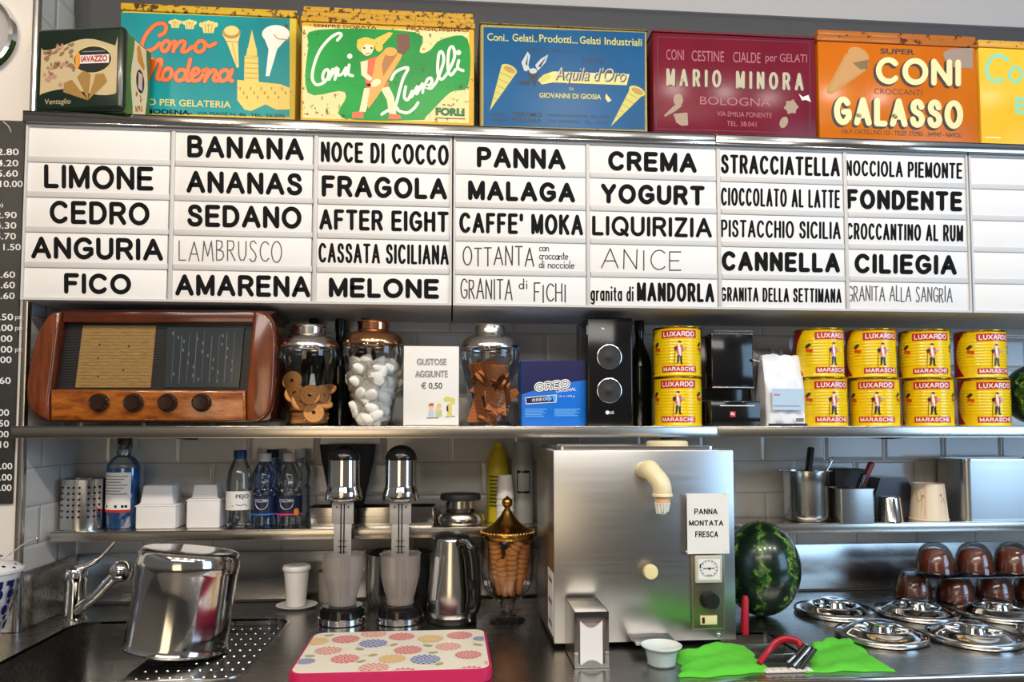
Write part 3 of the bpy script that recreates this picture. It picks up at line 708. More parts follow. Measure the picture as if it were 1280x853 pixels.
# 5 orange
ORB = rusty('orange_tin_print', C_('cf7218'), .2, .28, C_('9a5a1a'), 22, C_('c06018'))
t, L = tin(1022, 1220, 38, 52, 'orange wafer tin with large cream block capitals and a tan cone', ORB, rusty('brown_orange_lid', C_('b0672a'), .25, .42, C_('5a3018'), 25), lidn=2)
a = pix_art(TY, L, 1015, 30, 4.83, .034)
BRN = mat('dark_brown_print', C_('3a2412'), .5); CRL = mat('cream_letter_print', C_('f0dca0'), .4); CONT = mat('tan_cone_print', C_('c08a48'), .45)
a.text('SUPER', 412, 146, 620, 180, BRN, 0, .03); 
def outl(s_, x0, y0, x1, y1, b=30):
    a.sans(s_, x0-12, y0+10, x1-12, y1+10, b, BRN, 0, None, 8); a.sans(s_, x0-4, y0+3, x1-4, y1+3, b, BRN, 1, None, 8); a.sans(s_, x0, y0, x1, y1, b, CRL, 2)
outl('CONI', 385, 198, 900, 362, 34)
a.text('CROCCANTI', 375, 388, 665, 422, BRN, 0, .0); outl('GALASSO', 132, 436, 912, 610, 36)
a.text('VIA P. CASTELLINO 123 - TELEF. 372983 - 344947 - NAPOLI', 175, 634, 905, 662, BRN, 0, .01)
a.disc(280, 190, 68, 45, CONT, 1, rot=.5); a.poly([(205, 175), (345, 240), (320, 285), (120, 425), (90, 420), (90, 395)], CRMD, 0); a.poly([(215, 185), (335, 240), (310, 275), (118, 412), (102, 405)], CONT, 1); a.poly([(245, 235), (340, 215), (335, 270), (290, 275)], mat('olive_wrap_print', C_('7a5c2c'), .5), 2)
a.poly([(790, 175), (830, 150), (970, 145), (970, 270), (860, 265), (800, 215)], mat('painted_glare', C_('9a8474'), .35), 2)  # lamp reflection painted as a pale patch near the upper right corner
a.finish('printed_front', t)
# 6 yellow
YEB = rusty('yellow_tin_print', C_('f0b828'), .25, .26, C_('c98a1c'), 18, C_('eec84c'))
t, L = tin(1223, 1425, 51, 60, 'yellow wafer tin with pale blue lettering, cut by the right edge', YEB, rusty('yellow_lid', C_('d6a040'), .3, .40))
a = pix_art(TY, L, 1015, 30, 4.83, .034)
AQ = mat('aqua_print', C_('8fd0a8'), .45)
a.stroke(spline([(1180, 215), (1130, 190), (1085, 205), (1055, 260), (1062, 315), (1100, 345), (1150, 335)], 5), 26, AQ, 0); a.stroke(ell(1228, 305, 36, 44), 22, AQ, 0, True, 4)
a.text('E', 1225, 440, 1285, 545, AQ, 0, .05); a.rect(1045, 680, 1140, 690, CRL, 0)
a.finish('printed_front', t)

# green biscuit tin standing askew on the left end of the top shelf
gl = at(36, 100, -.36); gr = at(127, 100, -.42)
ang = -math.radians(9)
c0 = Vector((gl.x+.004, -.335, RAILZ))
t = thing('biscuit_tin', 'dark green square biscuit tin turned askew at the left end of the top shelf', 'tin', c0, ang)
DG = mat('dark_green_tin', C_('16261c'), .25, coat=.3); MG = mat('mid_green_tin', C_('4d7a3a'), .3); BE = mat('beige_print', C_('c8b58c'), .4); LB = mat('oval_black_print', C_('14161a'), .4); OR2 = mat('orange_fan_print', C_('e29a3c'), .4); TAN = mat('tan_fan_print', C_('a27c3e'), .4)
GW, GH, GD = .232, .222, .128
MB().box(0, GW, .012, GD, 0.0005, GH-.008, .004).build('body', MG, t)
lidm = MB().box(-.003, GW+.003, -.003, .022, .001, GH, .012, seg=4); lidm.build('lid', DG, t)
a = Art(lambda u, v: Vector((u*GW, -.003, v*GH)))
wav = [(x/12, .79+.06*math.sin(x/12*6.5-2.2)) for x in range(1, 12)]; wab = [(x/12, .22+.045*math.sin(x/12*6.5-.6)) for x in range(11, 0, -1)]
a.poly([(.06, .76)]+wav+[(.94, .86), (.94, .2)]+wab+[(.06, .2)], BE, 0)
for k in range(46):
    px_, py_ = .1+random.random()*.36, .3+random.random()*.5
    if px_*.9+.15 < py_+.3: a.disc(px_, py_, random.uniform(.015, .04), random.uniform(.012, .03), mat('sepia_flower_print', C_('8d6c4c'), .5) if k % 3 else mat('pink_flower_print', C_('b98a78'), .5), 1, 10, k)
a.disc(.66, .6, .225, .165, CRM, 2); a.disc(.66, .6, .215, .155, LB, 3); a.rect(.5, .555, .85, .655, mat('white_band_print', (.8, .78, .75), .5), 4)
a.text('IAVAZZO', .53, .645, .83, .572, mat('red_letter_print', C_('b8262c'), .5), 5, .04); a.rect(.54, .69, .8, .70, mat('grey_letter_print', C_('8a9090'), .5), 4)
a.disc(.49, .6, .03, .1, OR2, 4); 
for r_, m_ in ((2.5, TAN), (1.75, TAN), (1.05, TAN)):
    d_ = (math.cos(r_), math.sin(r_)); n_ = (-d_[1], d_[0])
    a.poly([(.62, .12), (.62+d_[0]*.3+n_[0]*.08, .12+d_[1]*.3+n_[1]*.09), (.62+d_[0]*.35, .12+d_[1]*.36), (.62+d_[0]*.3-n_[0]*.08, .12+d_[1]*.3-n_[1]*.09)], m_, 3)
a.text('Ventaglio', .12, .15, .42, .07, BE, 2, 0, .02)
a.finish('printed_lid', t)
a = Art(lambda u, v: Vector((GW, .03+u*(GD-.034), v*GH)), lambda u, v: Vector((1, 0, 0)))
le = [(.12+.07*math.cos(k/8*6.3), .02+k/8*.92) for k in range(9)]; re = [(.82-.06*math.cos(k/8*6.3), .02+k/8*.92) for k in range(8, -1, -1)]
CRB = mat('cream_side_print', C_('f4e6c0'), .4)
a.poly(le+re, CRB, 0); a.poly([(.3, .88), (.42, .93), (.7, .72), (.66, .66), (.35, .72)], OR2, 1); a.disc(.5, .5, .2, .14, LB, 1); a.rect(.4, .4, .6, .6, mat('pale_pink_print', C_('e6c8c8'), .5), 2)
for k in range(16): a.disc(.3+random.random()*.42, .1+random.random()*.24, .03, .022, RED if k % 2 else TAN, 1, 8)
a.finish('printed_side', t)

# ------------------------------------------------------------------ things on the middle shelf
def span(x0, x1, py, Y):
    a, b = at(x0, py, Y), at(x1, py, Y); return (a.x+b.x)/2, b.x-a.x
def zat(px, py, Y): return at(px, py, Y).z
# wooden radio
def wood(name, c1, c2, c3, scale, rough=.18):
    def f(t, b):
        v = coords(t, scale); n = noise(t, v, 6, 6, .6); n2 = noise(t, coords(t), 9, 3)
        r = ramp(t, n, [(.3, c1), (.52, c2), (.7, c3)])
        mx = nd(t, 'ShaderNodeMix', data_type='RGBA', blend_type='MULTIPLY'); mx.inputs['Factor'].default_value = .35
        t.links.new(r, mx.inputs['A']); t.links.new(n2, mx.inputs['B']); t.links.new(mx.outputs['Result'], b.inputs['Base Color'])
    return mat(name, c2, rough, coat=.6, build=f)
WOODD = wood('walnut_veneer', C_('3a170a'), C_('5a2610'), C_('74351a'), (1, 3, 9))
WOODC = wood('cheek_veneer', C_('5a2813'), C_('7d3d1c'), C_('8f4a24'), (9, 3, 1))
WOODB = wood('burl_veneer', C_('6f340f'), C_('a85c1c'), C_('c27628'), (3, 6, 10))
RY = -.305
RL = Vector((at(194, 525, RY).x, RY, SH))
def rp_(px, py): q = at(px, py, RY); return (q.x-RL.x, q.z-RL.z)
t = thing('table_radio', 'vintage wooden valve radio with four knobs on the middle shelf', 'radio', RL)
out = [rp_(*q) for q in spline([(62, 527), (40, 515), (35, 490), (38, 462), (48, 420), (60, 397), (72, 389), (110, 387), (325, 388), (337, 394), (344, 410), (345, 440), (343, 490), (338, 516), (322, 527), (200, 527.5)], 4, True)]
out = [(x, max(z, .002)) for x, z in out]
hole = [rp_(*q) for q in ((78, 403), (317, 404), (308, 488), (66, 486))]
m = MB(); m.prism(out, [hole], 0.008, .035, back=False); m.prism(out, [], .035, .20)
# rounded front edge ring
inn = out; n = len(out); cx = sum(p[0] for p in out)/n; cz = sum(p[1] for p in out)/n
m.build('cabinet', WOODD, t, angle=30)
def plate(name, pts, y0, y1, mt, bev=.004, par=None):
    b = bmesh.new(); vs = [b.verts.new((p[0], y0, p[1])) for p in pts]; f = b.faces.new(vs)
    r = bmesh.ops.extrude_face_region(b, geom=[f]); bmesh.ops.translate(b, verts=[g for g in r['geom'] if isinstance(g, bmesh.types.BMVert)], vec=(0, y1-y0, 0))
    bmesh.ops.recalc_face_normals(b, faces=b.faces[:])
    if bev:
        ed = [e_ for e_ in b.edges if all(abs(v.co.y-min(y0, y1)) < 1e-6 for v in e_.verts)]
        bmesh.ops.bevel(b, geom=ed, offset=bev, segments=3, profile=.5, affect='EDGES')
    return MB().bm(b).build(name, mt, par or t)
lc = [rp_(*q) for q in spline([(64, 526), (41, 513), (36, 490), (39, 462), (49, 420), (61, 398), (70, 391)], 4)]+[rp_(*q) for q in ((78, 390), (74, 420), (66, 486), (64, 500))]
plate('side_cheek', lc, -.012, .01, WOODC, .007)
rc = [rp_(*q) for q in ((318, 390), (309, 486), (309, 526))]+[rp_(*q) for q in spline([(324, 527), (337, 515), (342, 490), (344, 440), (343, 410), (335, 395), (324, 389)], 4)]
plate('side_cheek', rc, -.008, .01, WOODC, .007)
plate('top_bar', [rp_(*q) for q in ((79, 390), (318, 390), (317, 403.5), (78, 403))], 0, .01, WOODD, .003)
plate('control_panel', [rp_(*q) for q in ((66, 487.5), (308, 488.5), (308, 526), (66, 526))], -.012, .01, WOODB, .006)
m = MB(); a0, a1 = rp_(66, 486), rp_(317, 404)
m.box(a0[0], a1[0], .03, .036, a0[1], a1[1])
nz = 42
for k in range(nz):
    z_ = a0[1]+(a1[1]-a0[1])*(k+.5)/nz
    xa = a0[0]+(rp_(78, 403)[0]-a0[0])*(k+.5)/nz; m.box(xa, a1[0]-.018*(1-k/nz), .024, .031, z_-.0013, z_+.0013)
m.build('grille', mat('dark_grille', (.030, .030, .032), .3), t)
def clothf(t_, b):
    v = coords(t_, (1, 1, 1)); n = noise(t_, coords(t_, (40, 1, 700)), 1, 2); r = ramp(t_, n, [(.3, C_('7d5f30')), (.7, C_('a58650'))]); t_.links.new(r, b.inputs['Base Color'])
pl = [rp_(*q) for q in ((99, 406), (191, 406), (184, 484), (89, 484))]
plate('speaker_cloth', pl, .020, .028, mat('tan_cloth', C_('96774a'), .85, build=clothf), 0)
a = Art(lambda u, v: at(u, v, RY)-RL+Vector((0, .0198, 0)))
for q in ((120, 430), (157, 432), (118, 447), (150, 462), (118, 470)): a.disc(q[0], q[1], 1.3, 1.3, BRN, 0, 8)
for q in range(18): a.stroke([(97-q*.4, 410+q*4.2), (190-q*.38, 410+q*4.2)], .35, mat('cloth_rib', C_('7a5c32'), .9), 0)
a.finish('cloth_marks', t)
plate('dial_glass', [rp_(*q) for q in ((206, 407), (303, 408), (296, 484), (202, 484))], .018, .022, mat('dark_dial', (.035, .042, .048), .14), 0)
a = Art(lambda u, v: at(u, v, RY)-RL+Vector((0, .0178, 0)))
DLN = mat('faint_dial_line', (.11, .12, .13), .5)
for q in range(9): a.stroke([(215+q*9.5, 412+(q*7) % 9), (211+q*9.5, 478)], .5+.4*(q % 2), DLN, 0)
for q in range(24): a.rect(212+(q*37) % 80, 414+(q*23) % 62, 214+(q*37) % 80, 418+(q*23) % 62, DLN, 0)
a.finish('dial_print', t)
for kx in (123.5, 166.5, 209, 251.5):
    q = at(kx, 503.5, RY-.02); M_ = Matrix.Translation(Vector((q.x-RL.x, -.012, q.z-RL.z))) @ Matrix.Rotation(PI/2, 4, 'X')
    k = MB().lathe([(.0235, 0), (.024, .004), (.022, .006), (.0212, .019), (.018, .023), (.0165, .0215), (.0001, .021)], 32, M=M_)
    ko = k.build('knob', mat('bakelite', C_('2b1810'), .2), t)
# glass sweet jars
def jar(name, label, pxc, wpx, ytop, yl, Y, lidm, n=1.0):
    xc, W = span(pxc-wpx/2, pxc+wpx/2, 470, Y); r = W/2
    ztop, zl = zat(pxc, ytop, Y)-SH, zat(pxc, yl, Y)-SH
    t = thing(name, label, 'glass jar', (xc, Y, SH), 0, 'glass jars of toppings')
    prof = spline([(.0001, .0015), (r*.70, .0015), (r*.72, .006), (r*.62, .016), (r*.64, .03), (r*.80, zl*.45), (r*.97, zl*.82), (r*1.0, zl*.94), (r*.97, zl)], 6)
    MB().lathe([(max(a_, 1e-4), b_) for a_, b_ in prof], 48, cap=False).build('glass_body', GLASS, t)
    m = MB(); h = ztop-zl
    m.lathe([(r*.985, zl-.004), (r*1.01, zl-.002), (r*1.01, zl+.004)]+spline([(r*.97, zl+h*.16), (r*.88, zl+h*.36), (r*.66, zl+h*.52), (r*.55, zl+h*.57)], 4)+[(r*.52, zl+h*.62), (r*.52, ztop-.006), (r*.56, ztop-.003), (r*.54, ztop), (.0001, ztop)], 48, cap=False)
    m.build('lid', lidm, t)
    return xc, r, zl
SILV = mat('pearl_silver_lid', (.80, .77, .73), .18, 1)
JY = -.235
jx, jr, jz = jar('topping_jar', 'glass jar of ring biscuits with silver lid beside the radio', 386, 74, 407.5, 435, -.235, SILV)
BISC = mat('biscuit', C_('c98a4c'), .8, build=lambda t_, b: bump(t_, b, noise(t_, coords(t_), 160, 3), .4, .002))
BDOT = mat('biscuit_hole', C_('5a2f14'), .9)
def biscuit(i, loc, rot):
    m = MB(); m.lathe([(.005, -.004), (.006, -.005), (.025, -.0052), (.0275, -.002), (.0275, .002), (.025, .0052), (.006, .005), (.005, .004), (.005, -.004)], 28, cap=False)
    for q in range(10):
        a_ = 2*PI*q/10; m.lathe([(.0001, .0055), (.0012, .0055)], 6, 1, (.0165*math.cos(a_), .0165*math.sin(a_), 0), cap=False)
    return m.build('ring_biscuit', [BISC, BDOT], None, loc, rot)
pro = biscuit(0, (0, 0, 0), (0, 0, 0)); tag(pro, 'ring biscuit inside the glass jar beside the radio', 'biscuit', 'biscuits in the jar')
first = True
def place(proto, loc, rot):
    global first
    o = proto if first else proto.copy()
    if not first: C.objects.link(o)
    first = False; o.location = loc; o.rotation_euler = rot; return o
BX = [(-.040, -.022, .122, 1.35, .1, -.25), (-.030, -.036, .088, 1.30, .2, -.2), (.012, -.046, .083, 1.5, 0, .1), (.022, -.044, .036, 1.45, 0, .15), (-.012, -.038, .066, 1.2, .7, .3), (.042, -.018, .085, 1.3, .3, .9), (.040, -.012, .063, .4, .2, .3), (.030, .004, .098, .35, .1, .2), (.046, .012, .10, .5, -.2, 0)]
for (x, y, z, a_, b_, c_) in BX: place(pro, (jx+x, JY+y, SH+z), (a_, b_, c_))
for k in range(7):
    for (x, y) in ((-.016, -.014), (.022, .024), (-.024, .03)): place(pro, (jx+x*1.0+random.uniform(-.002, .002), JY+y, SH+.012+k*.0112), (random.uniform(-.12, .12), random.uniform(-.1, .1), 0))
jx, jr, jz = jar('topping_jar', 'glass jar of white meringues with rose gold lid', 466.5, 77, 402.5, 431, JY, COPPER)
MER = mat('meringue', (.86, .82, .76), .75, sub=.1)
def meringue():
    m = MB(); m.lathe([(.0001, 0), (.015, 0), (.020, .006), (.018, .012), (.0185, .014), (.014, .022), (.0135, .023), (.008, .031), (.0001, .037)], 14, cap=False); return m.build('meringue', MER)
pro = meringue(); tag(pro, 'white meringue inside the jar with rose gold lid', 'meringue', 'meringues in the jar'); first = True
for lv in range(9):
    z_ = .016+lv*.0175; rr = jr*min(.95, .62+1.95*max(0, z_-.02))-.019
    nn = max(6, int(2*PI*rr/.023))
    for k in range(nn):
        a_ = 2*PI*k/nn+lv*.6
        place(pro, (jx+rr*math.cos(a_), JY+rr*math.sin(a_), SH+z_+random.uniform(-.003, .003)), (random.uniform(-1.6, 1.6), random.uniform(-1.6, 1.6), random.uniform(0, 6)))
    for k in range(3): place(pro, (jx+random.uniform(-.5, .5)*rr, JY+random.uniform(-.5, .5)*rr, SH+z_), (random.uniform(-2, 2), random.uniform(-2, 2), 0))
for (x, y, z) in ((-.038, -.02, .142), (-.022, -.026, .146), (.002, -.03, .134), (.012, .0, .140), (-.03, .01, .137), (.030, -.022, .132), (.045, 0, .130), (.02, .03, .134)): place(pro, (jx+x, JY+y, SH+z+.022), (random.uniform(-1, 1), random.uniform(-1, 1), 0))
jx, jr, jz = jar('topping_jar', 'glass jar of brown wafer triangles with silver lid', 612.5, 74, 407, 436, JY, SILV)
WAF = mat('cocoa_wafer', C_('a8622e'), .7); WAFD = mat('wafer_edge', C_('7c431d'), .8)
def wafer():
    m = MB(); m.prism([(-.031, -.034), (.031, -.034), (.006, .042), (-.008, .042)], [], -.0035, .0035)
    for k in range(6): m.box(-.026+k*.0024, .026-k*.0032, -.0039, .0039, -.028+k*.010, -.0265+k*.010, mi=1)
    return m.build('wafer', [WAF, WAFD])
pro = wafer(); tag(pro, 'brown wafer fan inside the glass jar beside the blue box', 'wafer', 'wafers in the jar'); first = True
WPOS = [(-.034, -.036, .045, .1, .05, -.3), (.004, -.050, .062, .2, -.45, .1), (.020, -.046, .070, -.15, .3, .2), (-.012, -.042, .098, -.3, 2.3, -.2), (.010, -.044, .148, -.5, 1.2, .15), (-.03, -.034, .125, 1.2, .6, -.4), (-.026, -.036, .118, 1.2, .65, -.4), (-.02, -.036, .131, 1.2, .6, -.4), (.0, -.03, .115, 1.3, .3, .1), (.03, -.03, .108, 1.1, -.9, .5), (.042, -.02, .125, .8, -1.0, .7), (.044, -.016, .092, .7, -.8, .8), (.040, -.024, .078, .9, .8, .6), (.0, -.03, .024, 1.3, .5, .2), (-.02, -.03, .018, 1.4, .4, -.2), (.02, -.032, .028, 1.2, -.5, .3)]
for q in WPOS: place(pro, (jx+q[0], JY+q[1], SH+q[2]), q[3:])
for k in range(40):
    z_ = .036+k*.0032; rr = (jr*min(.95, .62+1.95*max(0, z_-.02))-.047)*math.sqrt(random.random()); a_ = random.uniform(-.3, PI+.3)
    place(pro, (jx+rr*math.cos(a_), JY+rr*math.sin(a_), SH+z_), (random.uniform(.3, 1.6), random.uniform(-1.2, 1.2), random.uniform(-2, 2)))
# price card
cx_, W = span(504.5, 573.5, 480, -.28); H = zat(540, 433, -.28)-SH
t = thing('topping_sign', 'white paper sign reading GUSTOSE AGGIUNTE between two glass jars', 'sign', (cx_, -.28, SH))
tl = math.radians(4)
m = MB(); m.box(-W/2, W/2, 0, .002, .001, H, .0004); m.box(-W/2+.004, W/2-.004, .03, .032, .001, H*.8, M=None); m.box(-W/2+.004, W/2-.004, .0, .032, .001, .003); m.build('card', PAPER, t)
a = pix_art(-.28, (cx_, -.28, SH), 500, 425, 7.755)
for s_, x0, y0, x1, y1 in (('GUSTOSE', 162, 182, 448, 245), ('AGGIUNTE', 146, 298, 460, 364)):
    a.text(s_, x0+5, y0+4, x1+5, y1+4, mat('light_grey_print', (.45, .45, .45), .7), 0, .05); a.text(s_, x0, y0, x1, y1, mat('mid_grey_print', (.22, .22, .22), .7), 1, .0)
a.text('€ 0,50', 204, 412, 410, 486, mat('dark_grey_print', (.06, .06, .06), .7), 0, .02)
a.finish('printed_text', t); a = pix_art(-.28, (cx_, -.28, SH), 500, 425, 7.755)
PYE = mat('pale_yellow_print', C_('d8cf6c'), .7); PGN = mat('pale_green_print', C_('b8c890'), .7); PBL = mat('pale_blue_print', C_('b8ccd6'), .7); PRE = mat('brick_red_print', C_('b8603a'), .7); PSK = mat('peach_print', C_('eec0a0'), .7)
a.poly([(420, 570), (450, 548), (535, 570), (532, 630), (500, 625), (490, 600), (430, 605)], PYE, 0); a.poly([(465, 610), (500, 620), (505, 745), (455, 745)], PYE, 0); a.poly([(450, 650), (466, 630), (470, 700), (452, 690)], BRN, 1)
a.disc(302, 655, 26, 26, PSK, 0); a.poly([(275, 645), (285, 618), (320, 612), (330, 640)], PRE, 1); a.poly([(278, 680), (325, 680), (335, 755), (270, 755)], PBL, 0)
a.disc(378, 650, 24, 24, PSK, 0); a.poly([(355, 640), (365, 615), (395, 618), (402, 645)], PYE, 1); a.poly([(345, 690), (405, 675), (410, 750), (340, 755)], PGN, 0); a.disc(360, 685, 18, 22, PSK, 1)
a.stroke([(260, 760), (370, 758)], 10, INKG, 0); a.stroke([(440, 750), (530, 742)], 8, INKG, 0)
a.finish('printed_picture', t)
# blue biscuit carton
Y = -.27; cx_, W = span(652, 732, 490, Y); H = zat(690, 451, Y)-SH
t = thing('biscuit_carton', 'blue and navy biscuit carton leaning by the black speaker', 'carton', (cx_, Y, SH))
OB = mat('bright_blue_card', C_('0a6fd8'), .35); ON = mat('navy_card', C_('10124e'), .35); OW = mat('white_card_print', (.85, .85, .88), .5); OLB = mat('light_blue_print', C_('5aa8ee'), .5)
MB().box(-W/2, W/2, 0, .12, .0005, H, .0015).build('box', OB, t)
a = pix_art(Y, (cx_, Y, SH), 645, 440, 8.533)
a.poly([(60, 96), (745, 96), (745, 300), (575, 325), (400, 380), (230, 400), (60, 455)], ON, 0)
a.sl = -.11
for gr, mm, ly_ in ((50, INK, 1), (38, OW, 2), (14, INK, 3), (0, OW, 4)): a.sans('OREO', 212, 344, 562, 412, 13, mm, ly_, 34, gr)
a.text('ORIGINAL', 425, 402, 640, 436, OW, 1, .01); a.sl = 0; a.text('16 x 154 g', 455, 462, 625, 488, OW, 1, 0)
a.poly([(98, 488), (435, 455), (432, 540), (105, 560)], OW, 1); a.poly([(106, 495), (428, 463), (425, 533), (112, 551)], ON, 2); a.disc(350, 498, 32, 26, OLB, 3); a.poly([(385, 470), (428, 463), (425, 533), (400, 530)], OLB, 3)
a.sl = -.1; a.sans('OREO', 170, 503, 320, 534, 6, OW, 4, 14); a.sl = 0
for q in range(5):
    a.rect(95, 608+q*19, 330-(q*37) % 60, 618+q*19, OLB, 1); a.rect(408, 608+q*17, 690-(q*47) % 80, 618+q*17, OLB, 1)
a.finish('printed_front', t)
# tall black speaker
Y = -.29; cx_, W = span(733.5, 791.5, 460, Y); H = zat(760, 397, Y)-SH
t = thing('tower_speaker', 'tall black speaker with two ringed drivers on the middle shelf', 'speaker', (cx_, Y, SH))
MB().box(-W/2, W/2, 0, .17, .0005, H, .006, seg=3).build('cabinet', BLACKG, t)
for cy in (446.5, 488.5):
    q = at(761.5, cy, Y); M_ = Matrix.Translation(Vector((q.x-cx_, 0, q.z-SH))) @ Matrix.Rotation(PI/2, 4, 'X')
    dr = MB().lathe([(.0345, .0005), (.0345, .003), (.0328, .0035), (.0322, .001)], 40, M=M_, cap=False).build('driver_ring', mat('bright_ring', (.6, .62, .64), .2, 1), t)
    MB().lathe([(.032, .0006), (.022, .0006), (.012, .0004), (.009, .002), (.0001, .0042)], 32, M=M_, cap=False).build('cone', RUBBER, dr)
a = pix_art(Y, (cx_, Y, SH), 730, 390, 5.686)
a.disc(167, 716, 14, 14, OW, 0, 16); a.text('LG', 186, 706, 212, 726, OW, 0, .02); a.poly([(122, 112), (142, 117), (145, 127), (128, 122)], OW, 0)
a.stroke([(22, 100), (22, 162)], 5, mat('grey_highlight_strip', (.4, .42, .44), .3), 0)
for cy in (320, 560):
    a.rect(100, cy-6, 124, cy+2, INKG, 0); a.rect(130, cy+22, 138, cy+30, INKG, 0); a.rect(150, cy+20, 160, cy+30, OLB, 0); a.rect(176, cy+16, 190, cy+24, INKG, 0); a.rect(220, cy-5, 228, cy+6, INKG, 0)
a.finish('printed_marks', t)
# dark bottles at the back
def bottle_dark(pxc, ytop, Y, wcap, label, hneck=.05):
    xc, wc = span(pxc-wcap/2, pxc+wcap/2, ytop+6, Y); H = zat(pxc, ytop, Y)-SH
    t = thing('syrup_bottle', label, 'bottle', (xc, Y, SH), 0, 'dark bottles at the back of the middle shelf')
    rc = wc/2
    MB().lathe([(.0001, .0005), (.034, .0005), (.036, .004), (.036, H*.55)]+spline([(.036, H*.56), (.03, H*.66), (rc*.95, H*.78), (rc*.9, H-.03)], 5), 24, cap=False).build('body', mat('dark_bottle_glass', C_('0e1410'), .1), t)
    MB().lathe([(rc, H-.034), (rc, H-.002), (rc*.9, H), (.0001, H)], 24, cap=False).build('cap', BLACK, t)
bottle_dark(392.5, 399, -.055, 13, 'dark bottle with black cap behind the biscuit jar')
bottle_dark(426, 400, -.055, 14, 'dark bottle with black cap behind and between two glass jars')
bottle_dark(457.5, 396, -.055, 13, 'dark bottle with black cap behind the meringue jar')
bottle_dark(799, 401, -.09, 12, 'dark bottle with black cap between the black speaker and the cans')
# cans
CANR = .0672; CANY = -.235
def ribs():
    pr = [(.0001, .001), (CANR-.002, .001), (CANR, .0005), (CANR+.001, .002), (CANR, .004), (CANR-.001, .007), (CANR-.001, .03)]
    for k in range(9): z_ = .034+k*.0085; pr += [(CANR-.0012, z_), (CANR-.0004, z_+.002), (CANR-.0004, z_+.005), (CANR-.0012, z_+.007)]
    pr += [(CANR-.001, .116), (CANR-.001, .1325), (CANR, .1345), (CANR+.001, .1365), (CANR, .1385), (CANR-.003, .1385), (CANR-.004, .134), (.0001, .134)]
    return pr
CANH = .139
CY = mat('yellow_can_print', C_('f2cc0c'), .22, coat=.4); CR = mat('red_can_print', C_('c4201c'), .28); CRD = mat('deep_red_can_print', C_('a51420'), .25); CW = mat('white_can_print', (.85, .84, .82), .4)
CG = mat('cherry_leaf_print', C_('1e3a1a'), .4); CC = mat('cherry_print', C_('d8481e'), .35); UNI = mat('dark_uniform_print', C_('1c1a26'), .4); GR2 = mat('pale_grey_uniform_print', C_('a8a4b0'), .4)
def make_can():
    t = thing('cherry_can', 'yellow tin of cherries', 'can', (0, 0, 0), 0, 'yellow cherry cans')
    MB().lathe(ribs(), 64, cap=False).build('can_body', CY, t)
    MB().lathe([(CANR-.0005, .1325), (CANR+.0013, .1350), (CANR+.0013, .1375), (CANR-.001, .1390), (CANR-.004, .1385)], 64, cap=False).build('rim', mat('gold_can_rim', C_('d8b040'), .25, 1), t)
    R_ = CANR
    a = Art(lambda u, v: Vector((R_*math.sin(u), -R_*math.cos(u), v)), lambda u, v: Vector((math.sin(u), -math.cos(u), 0)), step=.00025)
    a.rect(-.76, .106, .76, .127, CR, 0, 16); fn0, nr0 = a.fn, a.nrm; a.flip = False
    a.rect(-.75, .011, .75, .0275, CR, 0, 16)
    a.fn = lambda u, v: fn0(u/R_, v); a.nrm = lambda u, v: nr0(u/R_, v)
    a.sans('LUXARDO', -.045, .1235, .045, .1095, .0026, CW, 1); a.sans('MARASCHE', -.0455, .0250, .0455, .0135, .0022, CW, 1)
    a.fn, a.nrm = fn0, nr0
    # the little soldier: hat, coat, breeches, boots, musket
    d = lambda x: x/R_
    a.poly([(d(-.0085), .084), (d(.009), .084), (d(.012), .072), (d(.006), .062), (d(-.006), .062), (d(-.011), .072)], RED, 1)
    a.disc(0, .0895, d(.0034), .0036, SKIN, 2, 12); a.poly([(d(-.0045), .0915), (d(.0045), .0915), (d(.004), .0965), (d(-.003), .0975)], UNI, 3)
    a.disc(d(-.010), .076, d(.0045), .006, UNI, 2, 12); a.poly([(d(.008), .080), (d(.019), .077), (d(.018), .0735), (d(.008), .072)], GR2, 2)
    a.poly([(d(-.006), .063), (d(.007), .063), (d(.006), .057), (d(-.005), .057)], GR2, 2)
    a.poly([(d(-.006), .058), (d(.0002), .058), (d(-.002), .038), (d(-.007), .036)], UNI, 1); a.poly([(d(.0005), .058), (d(.0068), .058), (d(.007), .036), (d(.002), .037)], UNI, 1)
    a.poly([(d(-.011), .034), (d(-.003), .038), (d(-.004), .034)], BRN, 2); a.poly([(d(.002), .037), (d(.008), .037), (d(.010), .033), (d(.003), .033)], BRN, 2)
    a.stroke([(d(-.012), .066), (d(-.014), .034)], .018, BRN, 1); a.stroke([(d(-.003), .082), (d(.003), .065)], .025, CW, 3)
    for sg in (-1, 1):
        c0 = sg*1.02
        a.disc(c0-.05, .088, .10, .005, CG, 1, 14, .02); a.disc(c0+.02, .0915, .08, .0042, CG, 1, 14)
        a.disc(c0-.05, .0765, .085, .0055, CC, 1, 16); a.disc(c0+.09, .0745, .085, .0055, CC, 1, 16); a.rect(c0-.12, .0625, c0+.13, .0635, BRN, 0, 3)
        # red field behind the yellow oval, round the sides
        lo = [(sg*(1.28+.47*math.cos(PI*(k/14-.5))), .006+.126*k/14) for k in range(15)]
        for k in range(14):
            u0, u1 = lo[k][0], lo[k+1][0]; N_ = 8; e_ = sg*2.55
            vs = []
            for i in range(N_+1): vs += [(u0+(e_-u0)*i/N_, lo[k][1]), (u1+(e_-u1)*i/N_, lo[k+1][1])]
            a.put(vs, [(2*i, 2*i+1, 2*i+3, 2*i+2) for i in range(N_)], CRD, 0)
    a.finish('printed_label', t)
    return t
can = make_can(); first_can = True
COLS = [(847, 'two high cans between speaker and black box', (.10, .02)), (1025, 'stack touching the white bag', (.61, .46)), (1090, 'second stack from the white bag', (.47, .10)), (1157, 'third stack from the white bag', (.30, .20)), (1227, 'stack nearest the right edge', (.64, .50))]
